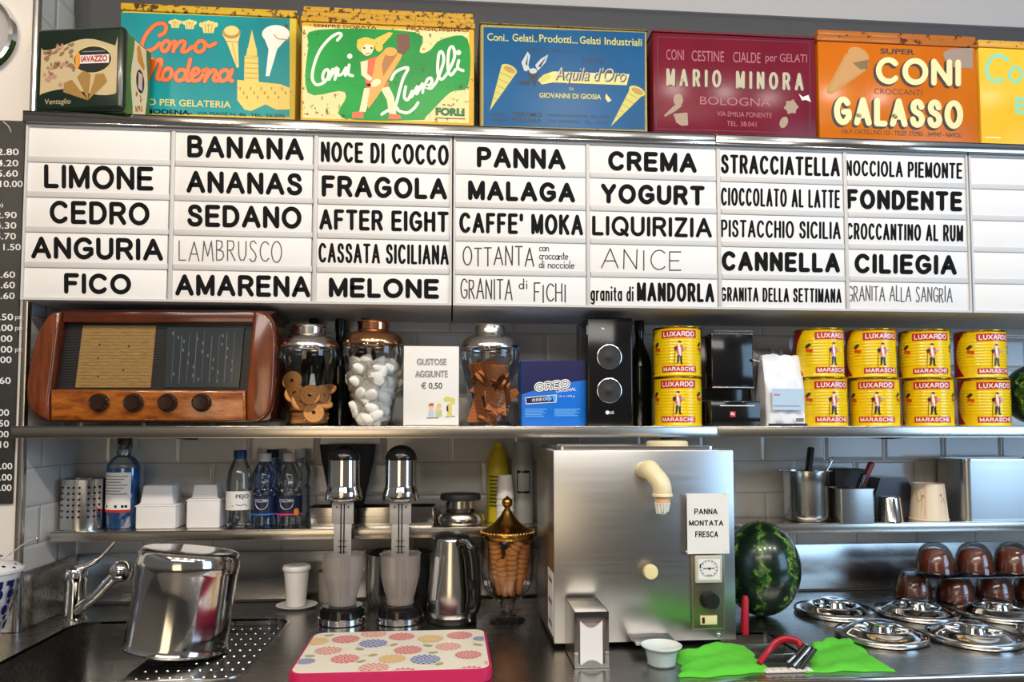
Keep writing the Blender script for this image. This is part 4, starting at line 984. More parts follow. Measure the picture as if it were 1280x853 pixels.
for i, (px, d_, (ru, rl)) in enumerate(COLS):
    for lvl in (0, 1):
        q = at(px+(3 if lvl == 0 and i else 0), 500, CANY)
        lab = ('upper' if lvl else 'lower')+' yellow cherry can of the '+d_
        o = can if first_can else dup(can)
        first_can = False
        o['label'] = lab; o.location = (q.x, CANY, SH+lvl*(CANH+.0002)); o.rotation_euler = (0, 0, (ru if lvl else rl)-math.atan2(q.x, 2.065))
# black coffee appliance
Y = -.26; x0 = at(880, 470, Y).x; x1 = at(945, 470, Y).x; H = zat(910, 418, Y)-SH
cx_ = (x0+x1)/2
t = thing('coffee_machine', 'black boxy coffee machine with chrome top rails, right of the cans', 'coffee machine', (cx_, Y, SH))
k = (x1-x0)/135.
m = MB(); m.box(x0-cx_, x1-cx_, .05, .2, .0005, H, .005); m.box(x0-cx_+.022, x1-cx_-.006, 0, .06, H*.42, H+.004, .006); m.box(x0-cx_+.008, x1-cx_, -.03, .05, .0005, H*.27, .004)
m.build('housing', BLACKG, t)
for dz, xa in ((.010, .03), (.002, .028)):
    MB().tube([(x0-cx_+xa, .0, H+dz), (x1-cx_-.008, .0, H+dz)], .0026).build('top_rail', CHROME, t)
MB().box(x0-cx_+.018, x1-cx_-.012, -.018, .05, H*.405, H*.425, .002).build('cup_grid', mat('dim_metal', (.28, .28, .28), .3, 1), t)
MB().tube([(x1-cx_-.01, -.004, H*.72), (x1-cx_+.006, -.012, H*.70)], .004).build('lever', CHROME, t)
a = Art(lambda u, v: Vector((u, 0, v)))
a.fn = lambda u, v: Vector((u, -.03, v)); 
a.rect(x0-cx_+.034, H*.215, x1-cx_-.018, H*.225, OW, 0); a.rect(x0-cx_+.062, H*.10, x0-cx_+.078, H*.16, mat('red_square_print', C_('c02028'), .4), 0); a.text('illy', x0-cx_+.064, H*.15, x0-cx_+.076, H*.11, OW, 1, .02)
a.stroke([(x0-cx_+.02, H*.265), (x1-cx_-.002, H*.265), (x1-cx_-.002, .003)], .0006, INKG, 0)
a.finish('printed_label', t)
# white coffee bag and crumpled dark bag
def bagmesh(W, H, D, seed, topf=.25, puff=.012):
    random.seed(seed); b = bmesh.new(); bmesh.ops.create_cube(b, size=1)
    bmesh.ops.subdivide_edges(b, edges=b.edges[:], cuts=9, use_grid_fill=True)
    for v in b.verts:
        x, y, z = v.co; zz = z+.5; tp = 1-(1-topf)*max(0, (zz-.45)/.55)**1.2
        yy = y*D*tp; xx = x*W*(1-.04*max(0, zz-.8)/.2)
        n_ = (math.sin(zz*19+x*7+seed)+math.sin(zz*11-x*15+seed*2)+math.sin(x*23+zz*5))*.0022
        v.co = Vector((xx+n_*.5, yy+n_*(1 if abs(y) > .4 else .3)-.0+puff*(1 if y > 0 else -1)*(.25-x*x)*(1-abs(zz-.4)), zz*H+(n_*.8 if zz > .95 else 0)))
    return MB().bm(b)
Y = -.27; cx_, W = span(957.5, 1005.5, 490, Y); H = zat(980, 443, Y)-SH
t = thing('coffee_bag', 'white crumpled coffee bag in front of the cans', 'bag', (cx_, Y+.035, SH+.0008))
bagmesh(W, H, .07, 3, .2).build('pouch', mat('white_foil_bag', (.80, .82, .86), .3), t, angle=80)
a = Art(lambda u, v: Vector((u, -.050, v))); BGP = mat('pale_blue_label', C_('b8cfe4'), .5)
a.rect(-W*.40, .045, W*.40, .105, BGP, 0); a.rect(-W*.36, .085, -W*.2, .09, mat('pink_mark', C_('c87a90'), .5), 1); a.rect(-W*.38, .055, W*.3, .057, INKG, 1); a.rect(W*.2, .012, W*.4, .022, INKG, 1)
a.finish('printed_label', t); MB().box(-W*.49, W*.49, -.0515, -.045, 0.0005, .007).build('base_band', BLACK, t)
cx_, W = span(938, 965, 470, -.17); H = zat(950, 438, -.17)-SH
tag(bagmesh(W*1.6, H, .05, 8, .5, .004).build('foil_bag', mat('dark_grey_foil', (.10, .10, .10), .35), None, (cx_+.01, -.17, SH+.0008), angle=80), 'crumpled dark grey bag between coffee machine and white bag', 'bag')
# melon at the right end
def melon_mat(name, sc, seed):
    def f(t_, b):
        a_ = nd(t_, 'ShaderNodeTexCoord'); s_ = nd(t_, 'ShaderNodeSeparateXYZ'); t_.links.new(a_.outputs['Object'], s_.inputs[0])
        at2 = nd(t_, 'ShaderNodeMath', operation='ARCTAN2'); t_.links.new(s_.outputs['Y'], at2.inputs[0]); t_.links.new(s_.outputs['X'], at2.inputs[1])
        n = noise(t_, a_.outputs['Object'], 28, 5, .7)
        ma = nd(t_, 'ShaderNodeMath', operation='MULTIPLY_ADD'); ma.inputs[1].default_value = 7.0; t_.links.new(at2.outputs[0], ma.inputs[0])
        m2 = nd(t_, 'ShaderNodeMath', operation='MULTIPLY'); m2.inputs[1].default_value = 11; t_.links.new(n, m2.inputs[0]); t_.links.new(m2.outputs[0], ma.inputs[2])
        sn = nd(t_, 'ShaderNodeMath', operation='SINE'); t_.links.new(ma.outputs[0], sn.inputs[0])
        n3 = noise(t_, a_.outputs['Object'], 60, 3, .6); m3 = nd(t_, 'ShaderNodeMath', operation='MULTIPLY_ADD'); m3.inputs[1].default_value = 1.4; t_.links.new(n3, m3.inputs[0]); t_.links.new(sn.outputs[0], m3.inputs[2])
        r = ramp(t_, m3.outputs[0], [(.0, C_('081a0c')), (.66, C_('0e2a14')), (.84, C_('28561f')), (1.0, C_('9db84e'))])
        mr_ = nd(t_, 'ShaderNodeMapRange'); mr_.inputs['From Min'].default_value = -.5; mr_.inputs['From Max'].default_value = 2.0; t_.links.new(m3.outputs[0], mr_.inputs[0])
        t_.links.new(mr_.outputs[0], r.node.inputs[0]); t_.links.new(r, b.inputs['Base Color'])
    return mat(name, C_('1c4420'), .25, coat=.3, build=f)
MEL = melon_mat('watermelon_rind', 1, 0)
def melon(label, loc, rx, rz, rot):
    t = thing('watermelon', label, 'watermelon', loc); t.rotation_euler = rot
    MB().ball((0, 0, rz), 1, 0, 48, 32, (rx, rx, rz)).build('rind', MEL, t)
    MB().lathe([(.008, 2*rz-.002), (.005, 2*rz+.002), (.003, 2*rz+.006), (.0001, 2*rz+.006)], 10, cap=False).build('stem', mat('dry_stem', C_('6b6238'), .8), t)
q = at(1303, 490, -.22); melon('round striped watermelon on the middle shelf, cut by the right edge', (q.x, -.22, SH+.0008), .105, .095, (0, 0, .4))

# ------------------------------------------------------------------ steel worktop with sink
def ctr(px, py, dz=0.): return atz(px, py, CTR+dz)
FR = -.80
sl_ = ctr(95, 779); sr_ = ctr(362, 776)
SX0, SX1, SYB, SYF = sl_.x, ctr(362, 776).x, ctr(250, 775).y, -.70
rec0, rec1 = ctr(934, 792), ctr(1003, 829)
RX0, RX1, RYB, RYF = ctr(932, 826).x, ctr(1016, 826).x, ctr(960, 790).y, ctr(960, 829).y
t = thing('worktop', 'long stainless steel worktop with sink and upstand under the shelves', 'worktop', (0, 0, CTR))
m = MB()
outer = [(-2.6, FR), (2.2, FR), (2.2, -.001), (WX+.001, -.001), (WX+.001, -.292), (-2.6, -.292)]
sink = rrect(SX0, SYF, SX1, SYB, .06, 6); recess = rrect(RX0, RYF, RX1, RYB, .012, 3)
m.prism(outer, [sink, recess], -.006, 0, 'z'); m.build('top', WORK, t)
MB().box(-2.6, 2.2, FR-.014, FR+.002, -.055, .0025, .004).build('front_edge', STEEL, t)
UPZ = 1.037-CTR
m = MB(); m.box(WX+.002, 2.2, -.012, -.0015, .001, UPZ, .0015)
m.box(WX+.0015, WX+.012, -.29, -.012, .001, UPZ, .0015)
m.box(-2.6, WX-.004, -.304, -.292, .001, UPZ, .0015)
m.lathe([(.014, .001), (.014, UPZ)], 20, c=(WX-.002, -.290, 0)); m.build('upstand', WORK, t)
MB().tube([(WX+.012, -.0135, .003), (2.2, -.0135, .003)], .003).build('seam', mat('black_sealant', (.02, .02, .02), .6), t)
def basin(loop, depth, name, mt):
    n = len(loop); m = MB(); vs = [(p[0], p[1], -.001) for p in loop]+[(p[0], p[1], -depth) for p in loop]
    m.add(vs, [(i, (i+1) % n, (i+1) % n+n, i+n) for i in range(n)]+[tuple(range(n, 2*n))]); return m.build(name, mt, t)
basin(sink, .17, 'sink_bowl', WORK)
basin(recess, .07, 'utensil_well', SATIN)
MB().prism(rrect(SX0-.006, SYF-.006, SX1+.006, SYB+.006, .066, 6), [sink], -.0005, .0018, 'z').build('sink_rim', SATIN, t)
PX_ = ctr(183, 815).x
dr = MB(); dr.prism(rrect(PX_, SYF+.004, SX1-.004, SYB-.004, .05, 6), [], -.024, -.020, 'z')
for i in range(10):
    for j in range(10):
        x_ = PX_+.03+i*(SX1-PX_-.06)/9; y_ = SYF+.03+j*(SYB-SYF-.06)/9
        dr.lathe([(.0042, -.0203), (.003, -.0185), (.0001, -.018)], 8, 1, (x_, y_, 0), cap=False)
dr.build('drainer_plate', [WORK, SATIN], t)
for k in (.38, .72):
    yy = RYB+(RYF-RYB)*k; MB().box(RX0+.002, RX1-.002, yy-.002, yy+.002, -.05, -.002, .001).build('divider', SATIN, t)
# tap
q = ctr(93, 776); t = thing('sink_tap', 'chrome single lever tap at the left back of the sink', 'tap', q)
g = lambda px, py, dy=0.: at(px, py, q.y+dy)-q
m = MB(); m.lathe([(.032, 0), (.032, .006), (.028, .010), (.0265, .10), (.029, .104), (.029, .128), (.025, .138), (.0001, .142)], 28); m.build('body', CHROME, t)
e_ = g(150, 714, -.05)
MB().tube([(0.002, -.01, .022), tuple(e_*.5+Vector((0, -.005, .0))), tuple(e_)], [.014, .015, .0155], 16).build('spout', CHROME, t)
MB().ball(tuple(e_+Vector((.004, -.004, 0))), .029, u=24, sc=(.95, .9, 1)).build('aerator', CHROME, t)
l_ = g(153, 664, .02)
MB().tube(spline([(0, 0, .138), tuple(l_*.45+Vector((0, 0, .052))), tuple(l_*.8+Vector((0, 0, .012))), tuple(l_)], 5), [.009]*6+[.006]*10, 12).build('lever', CHROME, t)
# upturned stock pot
pc = atz(220, 817, CTR-.018); sc_ = 930/((pc-CAM).dot(FW)); PR = 61/sc_
t = thing('stock_pot', 'polished steel stock pot turned upside down in the sink, leaning', 'pot', (pc.x, pc.y, CTR-.004)); t.rotation_euler = (math.radians(-3), math.radians(6.5), 0)
PH = (812-690)/sc_*1.0
MB().lathe([(PR*.965, .004), (PR*1.01, 0), (PR*1.025, .004), (PR*1.0, .010), (PR*.985, .02), (PR*.985, PH*.55), (PR*1.0, PH-.05), (PR*1.012, PH-.046), (PR*1.012, PH-.030)]+spline([(PR*1.01, PH-.028), (PR*.985, PH-.012), (PR*.93, PH-.003), (PR*.84, PH)], 4)+[(PR*.5, PH+.0012), (.0001, PH+.0015)], 72, cap=False).build('pot_body', POLISH, t)
# patterned sugar pot at the left edge
Y = -.47; q0 = at(-22, 720, Y); 
t = thing('ceramic_sugar_pot', 'white ceramic pot with dark blue pattern, cut by the left edge', 'pot', (q0.x, Y, CTR))
zr = at(0, 716, Y).z-CTR; R_ = at(25, 714, Y).x-q0.x
CERW = mat('glazed_white', (.80, .79, .80), .15); CBLU = mat('cobalt_glaze', C_('1c2058'), .2)
bprof = [(.0001, 0.0005), (R_*.35, .0005), (R_*.38, .008)]+spline([(R_*.42, .02), (R_*.68, zr*.6), (R_*.92, zr*.96)], 5)
MB().lathe(bprof+[(R_*.94, zr)], 40, cap=False).build('bowl', CERW, t)
MB().lathe([(R_*.94, zr), (R_*1.0, zr+.002), (R_*1.0, zr+.008), (R_*.8, zr+.018), (R_*.45, zr+.028), (R_*.15, zr+.032), (R_*.12, zr+.045), (.0001, zr+.05)], 40, cap=False).build('lid', CERW, t)
def rad(v): 
    v = max(.021, min(v, zr*.95)); return R_*(.42+.50*(v-.02)/(zr*.96-.02)+.06*math.sin(PI*(v/zr)))
a = Art(lambda u, v: Vector((rad(v)*1.008*math.sin(u), -rad(v)*1.008*math.cos(u), v)), lambda u, v: Vector((math.sin(u), -math.cos(u), 0)), step=.0006)
random.seed(5)
for k in range(9):
    u_ = -1.6+k*.4
    for j, v in enumerate((.35, .55, .75)):
        a.disc(u_+.1*j, zr*v, .13, .012, CBLU, 0, 10); a.disc(u_+.2, zr*(v+.1), .08, .007, CBLU, 0, 8)
    a.rect(u_, zr*.86, u_+.28, zr*.92, CBLU, 0, 3)
a.finish('painted_pattern', t)
a = Art(lambda u, v: Vector((v*R_*math.sin(u), -v*R_*math.cos(u), zr+.0085+(1-v)*.05)), lambda u, v: Vector((0, 0, 1)), step=.0005)
for k in range(22): a.disc(k*.2857, .82+.1*(k % 2), .06, .035, mat('black_glaze', (.02, .02, .03), .2), 0, 8)
a.stroke([(k*.2, .45) for k in range(32)], .05, CBLU, 0)
a.finish('painted_lid_pattern', t)
s0 = at(14, 692, Y); s1 = at(36, 676, Y); s2 = at(46, 673, Y); s3 = at(47, 680, Y)
MB().tube(spline([tuple(s0-Vector((.03, 0, .03))-t.location), tuple(s0-t.location), tuple(s1-t.location), tuple(s2-t.location), tuple(s3-t.location)], 5), .0012, 8).build('spoon_handle', CHROME, t)

# ------------------------------------------------------------------ lower shelf, left
LYC = -.095
def on_low(px0, px1, py, Y=LYC): 
    xc, W = span(px0, px1, py, Y); return xc, W
def hz(px, py, Y, base=LZ): return at(px, py, Y).z-base
def lathe_thing(name, label, cat, x, y, z, prof, mt, part='body', seg=36, group=None):
    t = thing(name, label, cat, (x, y, z), 0, group); MB().lathe(prof, seg, cap=False).build(part, mt, t); return t
xc, W = on_low(78, 131, 630, -.105); H = hz(105, 598, -.105); r = W/2
t = lathe_thing('utensil_holder', 'perforated steel utensil holder at the left end of the lower shelf', 'utensil holder', xc, -.105, LZ, [(.0001, .0006), (r, .0006), (r, .003), (r, H-.003), (r+.001, H-.001), (r, H), (r-.002, H-.002), (r-.002, .004), (.0001, .004)], SATIN)
a = Art(lambda u, v: Vector((r*math.sin(u), -r*math.cos(u), v)), lambda u, v: Vector((math.sin(u), -math.cos(u), 0)), step=.0004)
for grp in range(-3, 4):
    for i in range(3):
        for j in range(6): a.disc(grp*.92-.28+i*.26, H*(.26+j*.115), .058, .0032, INK, 0, 12)
a.finish('perforations', t)
SPG = mat('green_scourer', C_('1d4a2c'), .95, build=lambda t_, b: bump(t_, b, noise(t_, coords(t_), 300, 3), .6, .003))
tag(MB().box(-.034, .02, -.012, .012, 0, .115, .004).build('scouring_sponge', SPG, None, (xc+.004, -.10, LZ+.006), (.05, .0, .3)), 'dark green scouring pad standing in the perforated steel holder', 'sponge')
tag(MB().box(-.012, .012, -.014, .014, 0, .13, .007, seg=3).build('brush_handle', mat('dark_green_plastic', C_('14301f'), .5), None, (xc+.026, -.115, LZ+.006), (0, .08, .1)), 'dark green brush end poking out of the steel utensil holder', 'brush')
xc, W = on_low(133, 174, 620, -.10); H = hz(154, 573, -.10); r = W/2
LIQ = mat('blue_soap', C_('0c64ac'), .12, spec=.6, coat=.5)
t = thing('soap_bottle', 'clear bottle of blue washing liquid with a red striped label', 'bottle', (xc, -.10, LZ))
MB().lathe([(.0001, .001), (r*.9, .001), (r*.97, .006), (r*.97, H*.70), (r*.96, H*.86), (.0001, H*.861)], 32, cap=False, squash=(1, .7)).build('liquid', LIQ, t)
MB().lathe([(r*.92, .0006), (r, .006), (r, H*.84)]+spline([(r*.98, H*.90), (r*.7, H*1.0), (r*.38, H*1.05)], 5)+[(r*.36, H*1.12)], 32, cap=False, squash=(1, .7)).build('bottle_shell', PET, t)
MB().lathe([(r*.42, H*1.04), (r*.42, H*1.16), (r*.34, H*1.20), (.0001, H*1.2)], 20, cap=False).build('cap', PET, t)
a = Art(lambda u, v: Vector((r*1.005*math.sin(u), -r*.7*1.01*math.cos(u), v)), lambda u, v: Vector((math.sin(u), -math.cos(u), 0)), step=.0004)
LABW = mat('white_label', (.78, .76, .74), .5); REDL = mat('red_label', C_('b81c24'), .5)
a.rect(-1.2, H*.27, .75, H*.80, LABW, 0, 14); a.rect(-1.2, H*.23, .75, H*.27, REDL, 0, 14)
for q in range(7): a.rect(-1.05, H*(.74-q*.042), .55-.2*(q % 3), H*(.752-q*.042), INKG, 1, 8)
for q in (-.9, -.2, .2, .4): a.rect(q, H*.30, q+.15, H*.335, INK, 1, 2)
a.finish('label', t)
FOAM = mat('white_foam', (.78, .76, .75), .6)
def tub(px0, px1, pt, pb, lab, x=None, base=LZ, taper=.0, Y=-.10, dw=0):
    xc, W = on_low(px0, px1, (pt+pb)/2, Y); H = (pb-pt)/ (930/((Vector((xc, Y, LZ))-CAM).dot(FW)))
    b = bmesh.new(); bmesh.ops.create_cube(b, size=1)
    for v in b.verts:
        k = 1-taper*(v.co.z+.5); v.co = Vector((v.co.x*W*k, v.co.y*W*.9*k, (v.co.z+.5)*H))
    bmesh.ops.bevel(b, geom=b.edges[:], offset=.005, segments=3, profile=.5, affect='EDGES')
    m = MB().bm(b); m.box(-W/2-.0015, W/2+.0015, -W*.45-.0015, W*.45+.0015, H*.0+.0005, .003, .001) if taper else m.box(-W/2-.0015, W/2+.0015, -W*.45-.0015, W*.45+.0015, H-.006, H-.003, .001)
    o = m.build('foam_tub', FOAM, None, (xc, Y, base+.0003)); tag(o, lab, 'tub', 'white foam tubs on the lower shelf'); return H
h = tub(178, 227, 629, 659, 'lower white tub beside the blue soap bottle'); tub(182, 223, 606, 629, 'upper tapered white tub beside the blue soap bottle', base=LZ+h, taper=.14)
h = tub(239, 280, 622, 658, 'lower white tub beside the blue capped water bottle'); tub(244, 277, 605, 622, 'upper tapered white tub beside the blue capped water bottle', base=LZ+h, taper=.14)
def water(px0, px1, ytop, Y, label, shell, capc, kind, seed):
    xc, W = on_low(px0, px1, 630, Y); H = hz((px0+px1)/2, ytop, Y); r = W/2
    t = thing('water_bottle', label, 'water bottle', (xc, Y, LZ), 0, 'plastic water bottles on the lower shelf')
    if kind == 'pejo': pr = [(.0001, .004), (r*.6, .0006), (r*.92, .004), (r, .012), (r*.97, H*.2), (r*1.0, H*.28), (r, H*.46), (r*.99, H*.56)]+spline([(r*.98, H*.6), (r*.85, H*.74), (r*.55, H*.86), (r*.45, H*.90)], 5)
    else: pr = [(.0001, .004), (r*.6, .0006), (r*.95, .004), (r, .015), (r*.93, H*.1), (r, H*.18), (r*.95, H*.26), (r*.95, H*.46)]+spline([(r*1.0, H*.48), (r*.86, H*.53), (r*.92, H*.6), (r*1.0, H*.66), (r*.95, H*.74), (r*.6, H*.85), (r*.38, H*.90)], 5)
    MB().lathe(pr, 32, cap=False).build('bottle_shell', shell, t)
    MB().lathe([(r*.44, H*.89), (r*.5, H*.895), (r*.5, H*.99), (r*.46, H), (.0001, H)], 24, cap=False).build('cap', capc, t)
    a = Art(lambda u, v: Vector((r*1.01*math.sin(u), -r*1.01*math.cos(u), v)), lambda u, v: Vector((math.sin(u), -math.cos(u), 0)), step=.0004)
    if kind == 'pejo':
        a.rect(-1.5, H*.24, 1.5, H*.48, LABW, 0, 20); a.text('PEJO', .0, H*.44, 1.0, H*.375, NAVY, 1, .02); a.stroke([(-.3, H*.29), (.1, H*.31), (.35, H*.295), (.6, H*.315), (.9, H*.285)], .0025, INKG, 1)
    elif kind:
        a.rect(-1.5, H*.20, 1.5, H*.44, mat('navy_water_label', C_('141c3c'), .4), 0, 20); a.text('DOLOMIA', -.55, H*.40, .55, H*.355, GRY, 1, .01)
        a.put([(.5*math.cos(PI+PI*k/12), H*.345+.018*math.sin(PI+PI*k/12)) for k in range(13)], [tuple(range(13))], GRY, 1)
        a.rect(-1.5, H*.185, 1.5, H*.205, mat('pink_water_stripe', C_('d0346c'), .4) if kind == 'pink' else mat('blue_water_stripe', C_('2a6cc0'), .4), 1, 20)
        if kind == 'pink': a.disc(.75, H*.225, .22, .010, mat('orange_flower_print', C_('d98a2c'), .5), 2)
    if a.v: a.finish('label', t)
BCAP = mat('blue_cap', C_('0f3f78'), .35); TCAP = mat('clear_cap', (.62, .64, .66), .3); DCAP = mat('dark_blue_cap', C_('101a34'), .35)
water(283, 315, 563, -.13, 'water bottle with blue cap and white label', PET, BCAP, 'pejo', 1)
water(315, 346, 567, -.14, 'water bottle with clear cap and dark label striped light blue', PETB, TCAP, 'blue', 2)
water(345, 378, 567, -.14, 'water bottle with clear cap and dark label striped pink', PET, TCAP, 'pink', 3)
water(325, 355, 562, -.06, 'blue tinted water bottle with dark cap standing behind the others', PETB, DCAP, '', 4)
water(360, 388, 562, -.05, 'plain clear water bottle behind the pink striped one', PET, TCAP, '', 5)
# stacked steel trays behind the mixers
for k, (pa_, pb_) in enumerate(((645, 657), (633, 645))):
    x0_, x1_ = at(386, 650, -.10).x, at(544, 650, -.10).x; z0_ = LZ+.0005 if k == 0 else LZ+.0265; z1_ = LZ+.0255 if k == 0 else LZ+.052
    m = MB(); m.prism(rrect(x0_, -.125, x1_, -.02, .012, 4), [rrect(x0_+.002, -.123, x1_-.002, -.022, .011, 4)], z0_, z1_, 'z'); m.box(x0_+.004, x1_-.004, -.12, -.025, z0_, z0_+.001)
    m.prism(rrect(x0_-.004, -.129, x1_+.004, -.016, .014, 4), [rrect(x0_+.001, -.124, x1_-.001, -.021, .011, 4)], z1_-.003, z1_-.0005, 'z')
    tag(m.build('steel_tray', STEEL), ('lower' if k == 0 else 'upper')+' of two shallow steel trays stacked behind the milkshake mixers', 'tray', 'stacked steel trays')
xt, Wt = on_low(398, 472, 560, -.07)
b = bmesh.new(); m = MB()
zt_ = 1.36-LZ-.056; m.lathe([(.0001, 0), (.045, 0), (.048, .004), (.078, zt_*.8), (.082, zt_), (.079, zt_), (.074, zt_*.8), (.04, .008), (.0001, .008)], 36, cap=False, squash=(1, .55))
tag(m.build('black_bin', RUBBER, None, (xt, -.072, LZ+.0525)), 'black tapered bin standing behind the left milkshake mixer', 'bin')
# steel jug with black lid, yellow bottle, cups, thermos
xc, W = on_low(545, 606, 645, -.10); r = W/2; H = hz(575, 616, -.10)
t = thing('steel_pot', 'squat steel pot with flat black lid above the kettle', 'pot', (xc, -.10, LZ))
MB().lathe([(.0001, .0006), (r*.9, .0006)]+spline([(r*.96, .004), (r, H*.18), (r*.92, H*.36), (r*.72, H*.46), (r*.60, H*.52)], 4)+[(r*.60, H*.74), (r*.66, H*.78)], 40, cap=False).build('body', SATIN, t)
MB().lathe([(r*.62, H*.76), (r*.82, H*.78), (r*.84, H*.86), (r*.8, H*.96), (r*.3, H*.98), (.0001, H*.97)], 40, cap=False).build('lid', RUBBER, t)
xc, W = on_low(609, 636, 610, -.06); r = W/2; H = 1.372-LZ-.01
t = thing('yellow_bottle', 'yellow bottle with green printing standing behind the cone jar', 'bottle', (xc, -.06, LZ))
MB().lathe([(.0001, .0006), (r*.96, .0006), (r, .005), (r, H*.66)]+spline([(r*.98, H*.70), (r*.8, H*.84), (r*.45, H*.93)], 4)+[(r*.45, H*.99), (.0001, H*.99)], 32, cap=False).build('body', mat('yellow_bottle_plastic', C_('c8b41c'), .35), t)
a = Art(lambda u, v: Vector((r*1.005*math.sin(u), -r*1.005*math.cos(u), v)), lambda u, v: Vector((math.sin(u), -math.cos(u), 0)), step=.0004)
DGP = mat('bottle_green_print', C_('3c5a1c'), .5)
for q in range(9): a.rect(-.9, H*(.2+q*.045), -.2+.1*(q % 3), H*(.222+q*.045), DGP, 0, 5)
a.finish('label', t)
CUPW = mat('white_cup_plastic', (.80, .77, .75), .4)
xc, W = on_low(618, 645, 640, -.125)
CUPS = 5
for k in range(CUPS):
    m = MB(); r0, r1, hh = .026, .020, .07
    m.lathe([(r0-.001, 0), (r0, .001), (r0*1.03, .003), (r0, .005), (r1, hh-.002), (r1-.002, hh), (.0001, hh), (.0001, hh-.001), (r1-.003, hh-.002), (r0-.0015, .005), (r0-.001, 0)], 28, cap=False)
    tag(m.build('plastic_cup', CUPW, None, (xc, -.125, LZ+.0005+k*.0185)), ('topmost', 'second from top', 'middle', 'second from bottom', 'lowest')[CUPS-1-k]+' white upside down cup of the stack by the yellow bottle', 'cup', 'stack of white plastic cups')
xc, W = on_low(640, 667, 600, -.09); r = W/2
t = thing('grey_thermos', 'grey cylindrical flask with dark window left of the cream machine', 'flask', (xc, -.08, LZ)); H = 1.37-LZ
GREY = mat('grey_plastic', (.36, .36, .35), .4)
MB().lathe([(.0001, .0006), (r*1.02, .0006), (r*1.05, .004), (r*1.05, H*.3), (r, H*.32), (r, H*.70), (r*.9, H*.80), (r*.75, H*.97), (.0001, H*.97)], 32, cap=False).build('body', GREY, t)
a = Art(lambda u, v: Vector((r*1.01*math.sin(u), -r*1.01*math.cos(u), v)), lambda u, v: Vector((math.sin(u), -math.cos(u), 0)), step=.0005)
a.rect(-.62, H*.36, .62, H*.63, BLACKG, 0, 8); a.rect(-.52, H*.385, .52, H*.60, GREY, 1, 8); a.finish('window', t)

# ------------------------------------------------------------------ lower shelf, right
Y = -.115; xc, W = on_low(981, 1034, 620, Y); r = W/2; H = hz(1008, 588, Y)
t = thing('steel_insert_pot', 'round steel insert pot holding a black handled tool', 'pot', (xc, Y, LZ))
MB().lathe([(.0001, .0006), (r*.72, .0006)]+spline([(r*.8, .003), (r*.93, .012), (r*.96, .025)], 4)+[(r*.97, H*.72), (r*1.0, H*.76), (r*1.0, H*.97), (r*1.14, H*.985), (r*1.14, H), (r*.97, H-.002), (r*.94, H*.7), (r*.9, .03), (.0001, .006)], 40, cap=False).build('body', SATIN, t)
MB().tube([(-r*1.1, 0, H-.003), (-r*1.32, -.01, H+.002), (-r*1.32, -.02, H+.002)], .003).build('lug', SATIN, t)
def bar_tool(name, label, cat, p0, p1, w_, d_, mt, shaft=None):
    p0, p1 = Vector(p0), Vector(p1); t = thing(name, label, cat, p0)
    d = p1-p0; L_ = d.length; rot = d.to_track_quat('Z', 'Y').to_matrix().to_4x4()
    MB().box(-w_, w_, -d_, d_, L_*.35, L_, min(w_, d_)*.7, M=rot, seg=3).build('handle', mt, t)
    MB().tube([(0, 0, .0), (0, 0, L_*.38)], .0035, M=rot).build('shaft', shaft or CHROME, t); return t, rot, L_
p1 = at(1014, 559, Y); bar_tool('spatula', 'black handled tool standing in the round steel pot', 'spatula', (xc-.010, Y, LZ+.012), p1, .011, .008, RUBBER)
p1 = at(1040, 575, Y); t, rot, L_ = bar_tool('whisk', 'small wire tool beside the black handle in the steel pot', 'whisk', (xc+.004, Y+.01, LZ+.012), p1, .003, .003, CHROME)
for k in range(4):
    MB().tube([tuple(rot @ Vector((x*.9*math.cos(k*.8), x*.9*math.sin(k*.8), L_-.012+z))) for x, z in ((.0, 0), (.008, .006), (.008, .014), (0, .020))], .0009, 6).build('wire', CHROME, t)
Y = -.145; xc, W = on_low(1041, 1083, 630, Y); H = hz(1062, 610, Y)
t = thing('steel_box', 'small square steel box holding red and black scoops', 'box', (xc, Y, LZ))
m = MB(); m.prism(rrect(-W/2, -.045, W/2, .045, .006, 4), [rrect(-W/2+.0015, -.0435, W/2-.0015, .0435, .005, 4)], .0006, H, 'z'); m.box(-W/2+.003, W/2-.003, -.042, .042, .0006, .002)
m.build('body', SATIN, t)
MB().prism(rrect(-W/2-.003, -.048, W/2+.003, .048, .008, 4), [rrect(-W/2+.001, -.044, W/2-.001, .044, .005, 4)], H-.003, H, 'z').build('rim', SATIN, t)
p1 = at(1090, 578, Y); t, rot, L_ = bar_tool('scoop', 'red handled scoop leaning in the small square steel box', 'scoop', (xc-.006, Y+.005, LZ+.012), p1, .010, .008, mat('dark_red_plastic', C_('7a0f22'), .35))
p1 = at(1080, 592, Y-.015); bar_tool('scoop', 'black handled scoop leaning in front of the red one', 'scoop', (xc-.012, Y-.015, LZ+.012), p1, .010, .007, BLACKG)
xc, W = on_low(1037, 1076, 598, -.05); H = hz(1055, 586, -.05)
tag(MB().box(-W/2, W/2, -.035, .03, .0006, H, .005).build('black_container', RUBBER, None, (xc, -.05, LZ)), 'black container behind the small square steel box', 'container')
xc, W = on_low(1083, 1142, 640, -.06); H = hz(1110, 597, -.06)
SMK = mat('smoky_plastic', C_('38363f'), .25)
m = MB(); m.lathe([(W*.5, .0006), (W*.52, .004), (W*.5, H*.38), (W*.40, H*.72), (W*.30, H), (.0001, H)], 4, cap=False); 
tag(MB().prism([(-W/2, .0008), (W/2, .0008), (W*.46, H*.45), (W*.26, H), (-W*.30, H), (-W*.46, H*.45)], [], -.03, .03).build('plastic_bin', SMK, None, (xc, -.06, LZ)), 'smoky grey angular plastic bin behind the shiny steel cup', 'bin')
xc, W = on_low(1098, 1126, 635, -.15); r = W/2; H = hz(1112, 621, -.15)
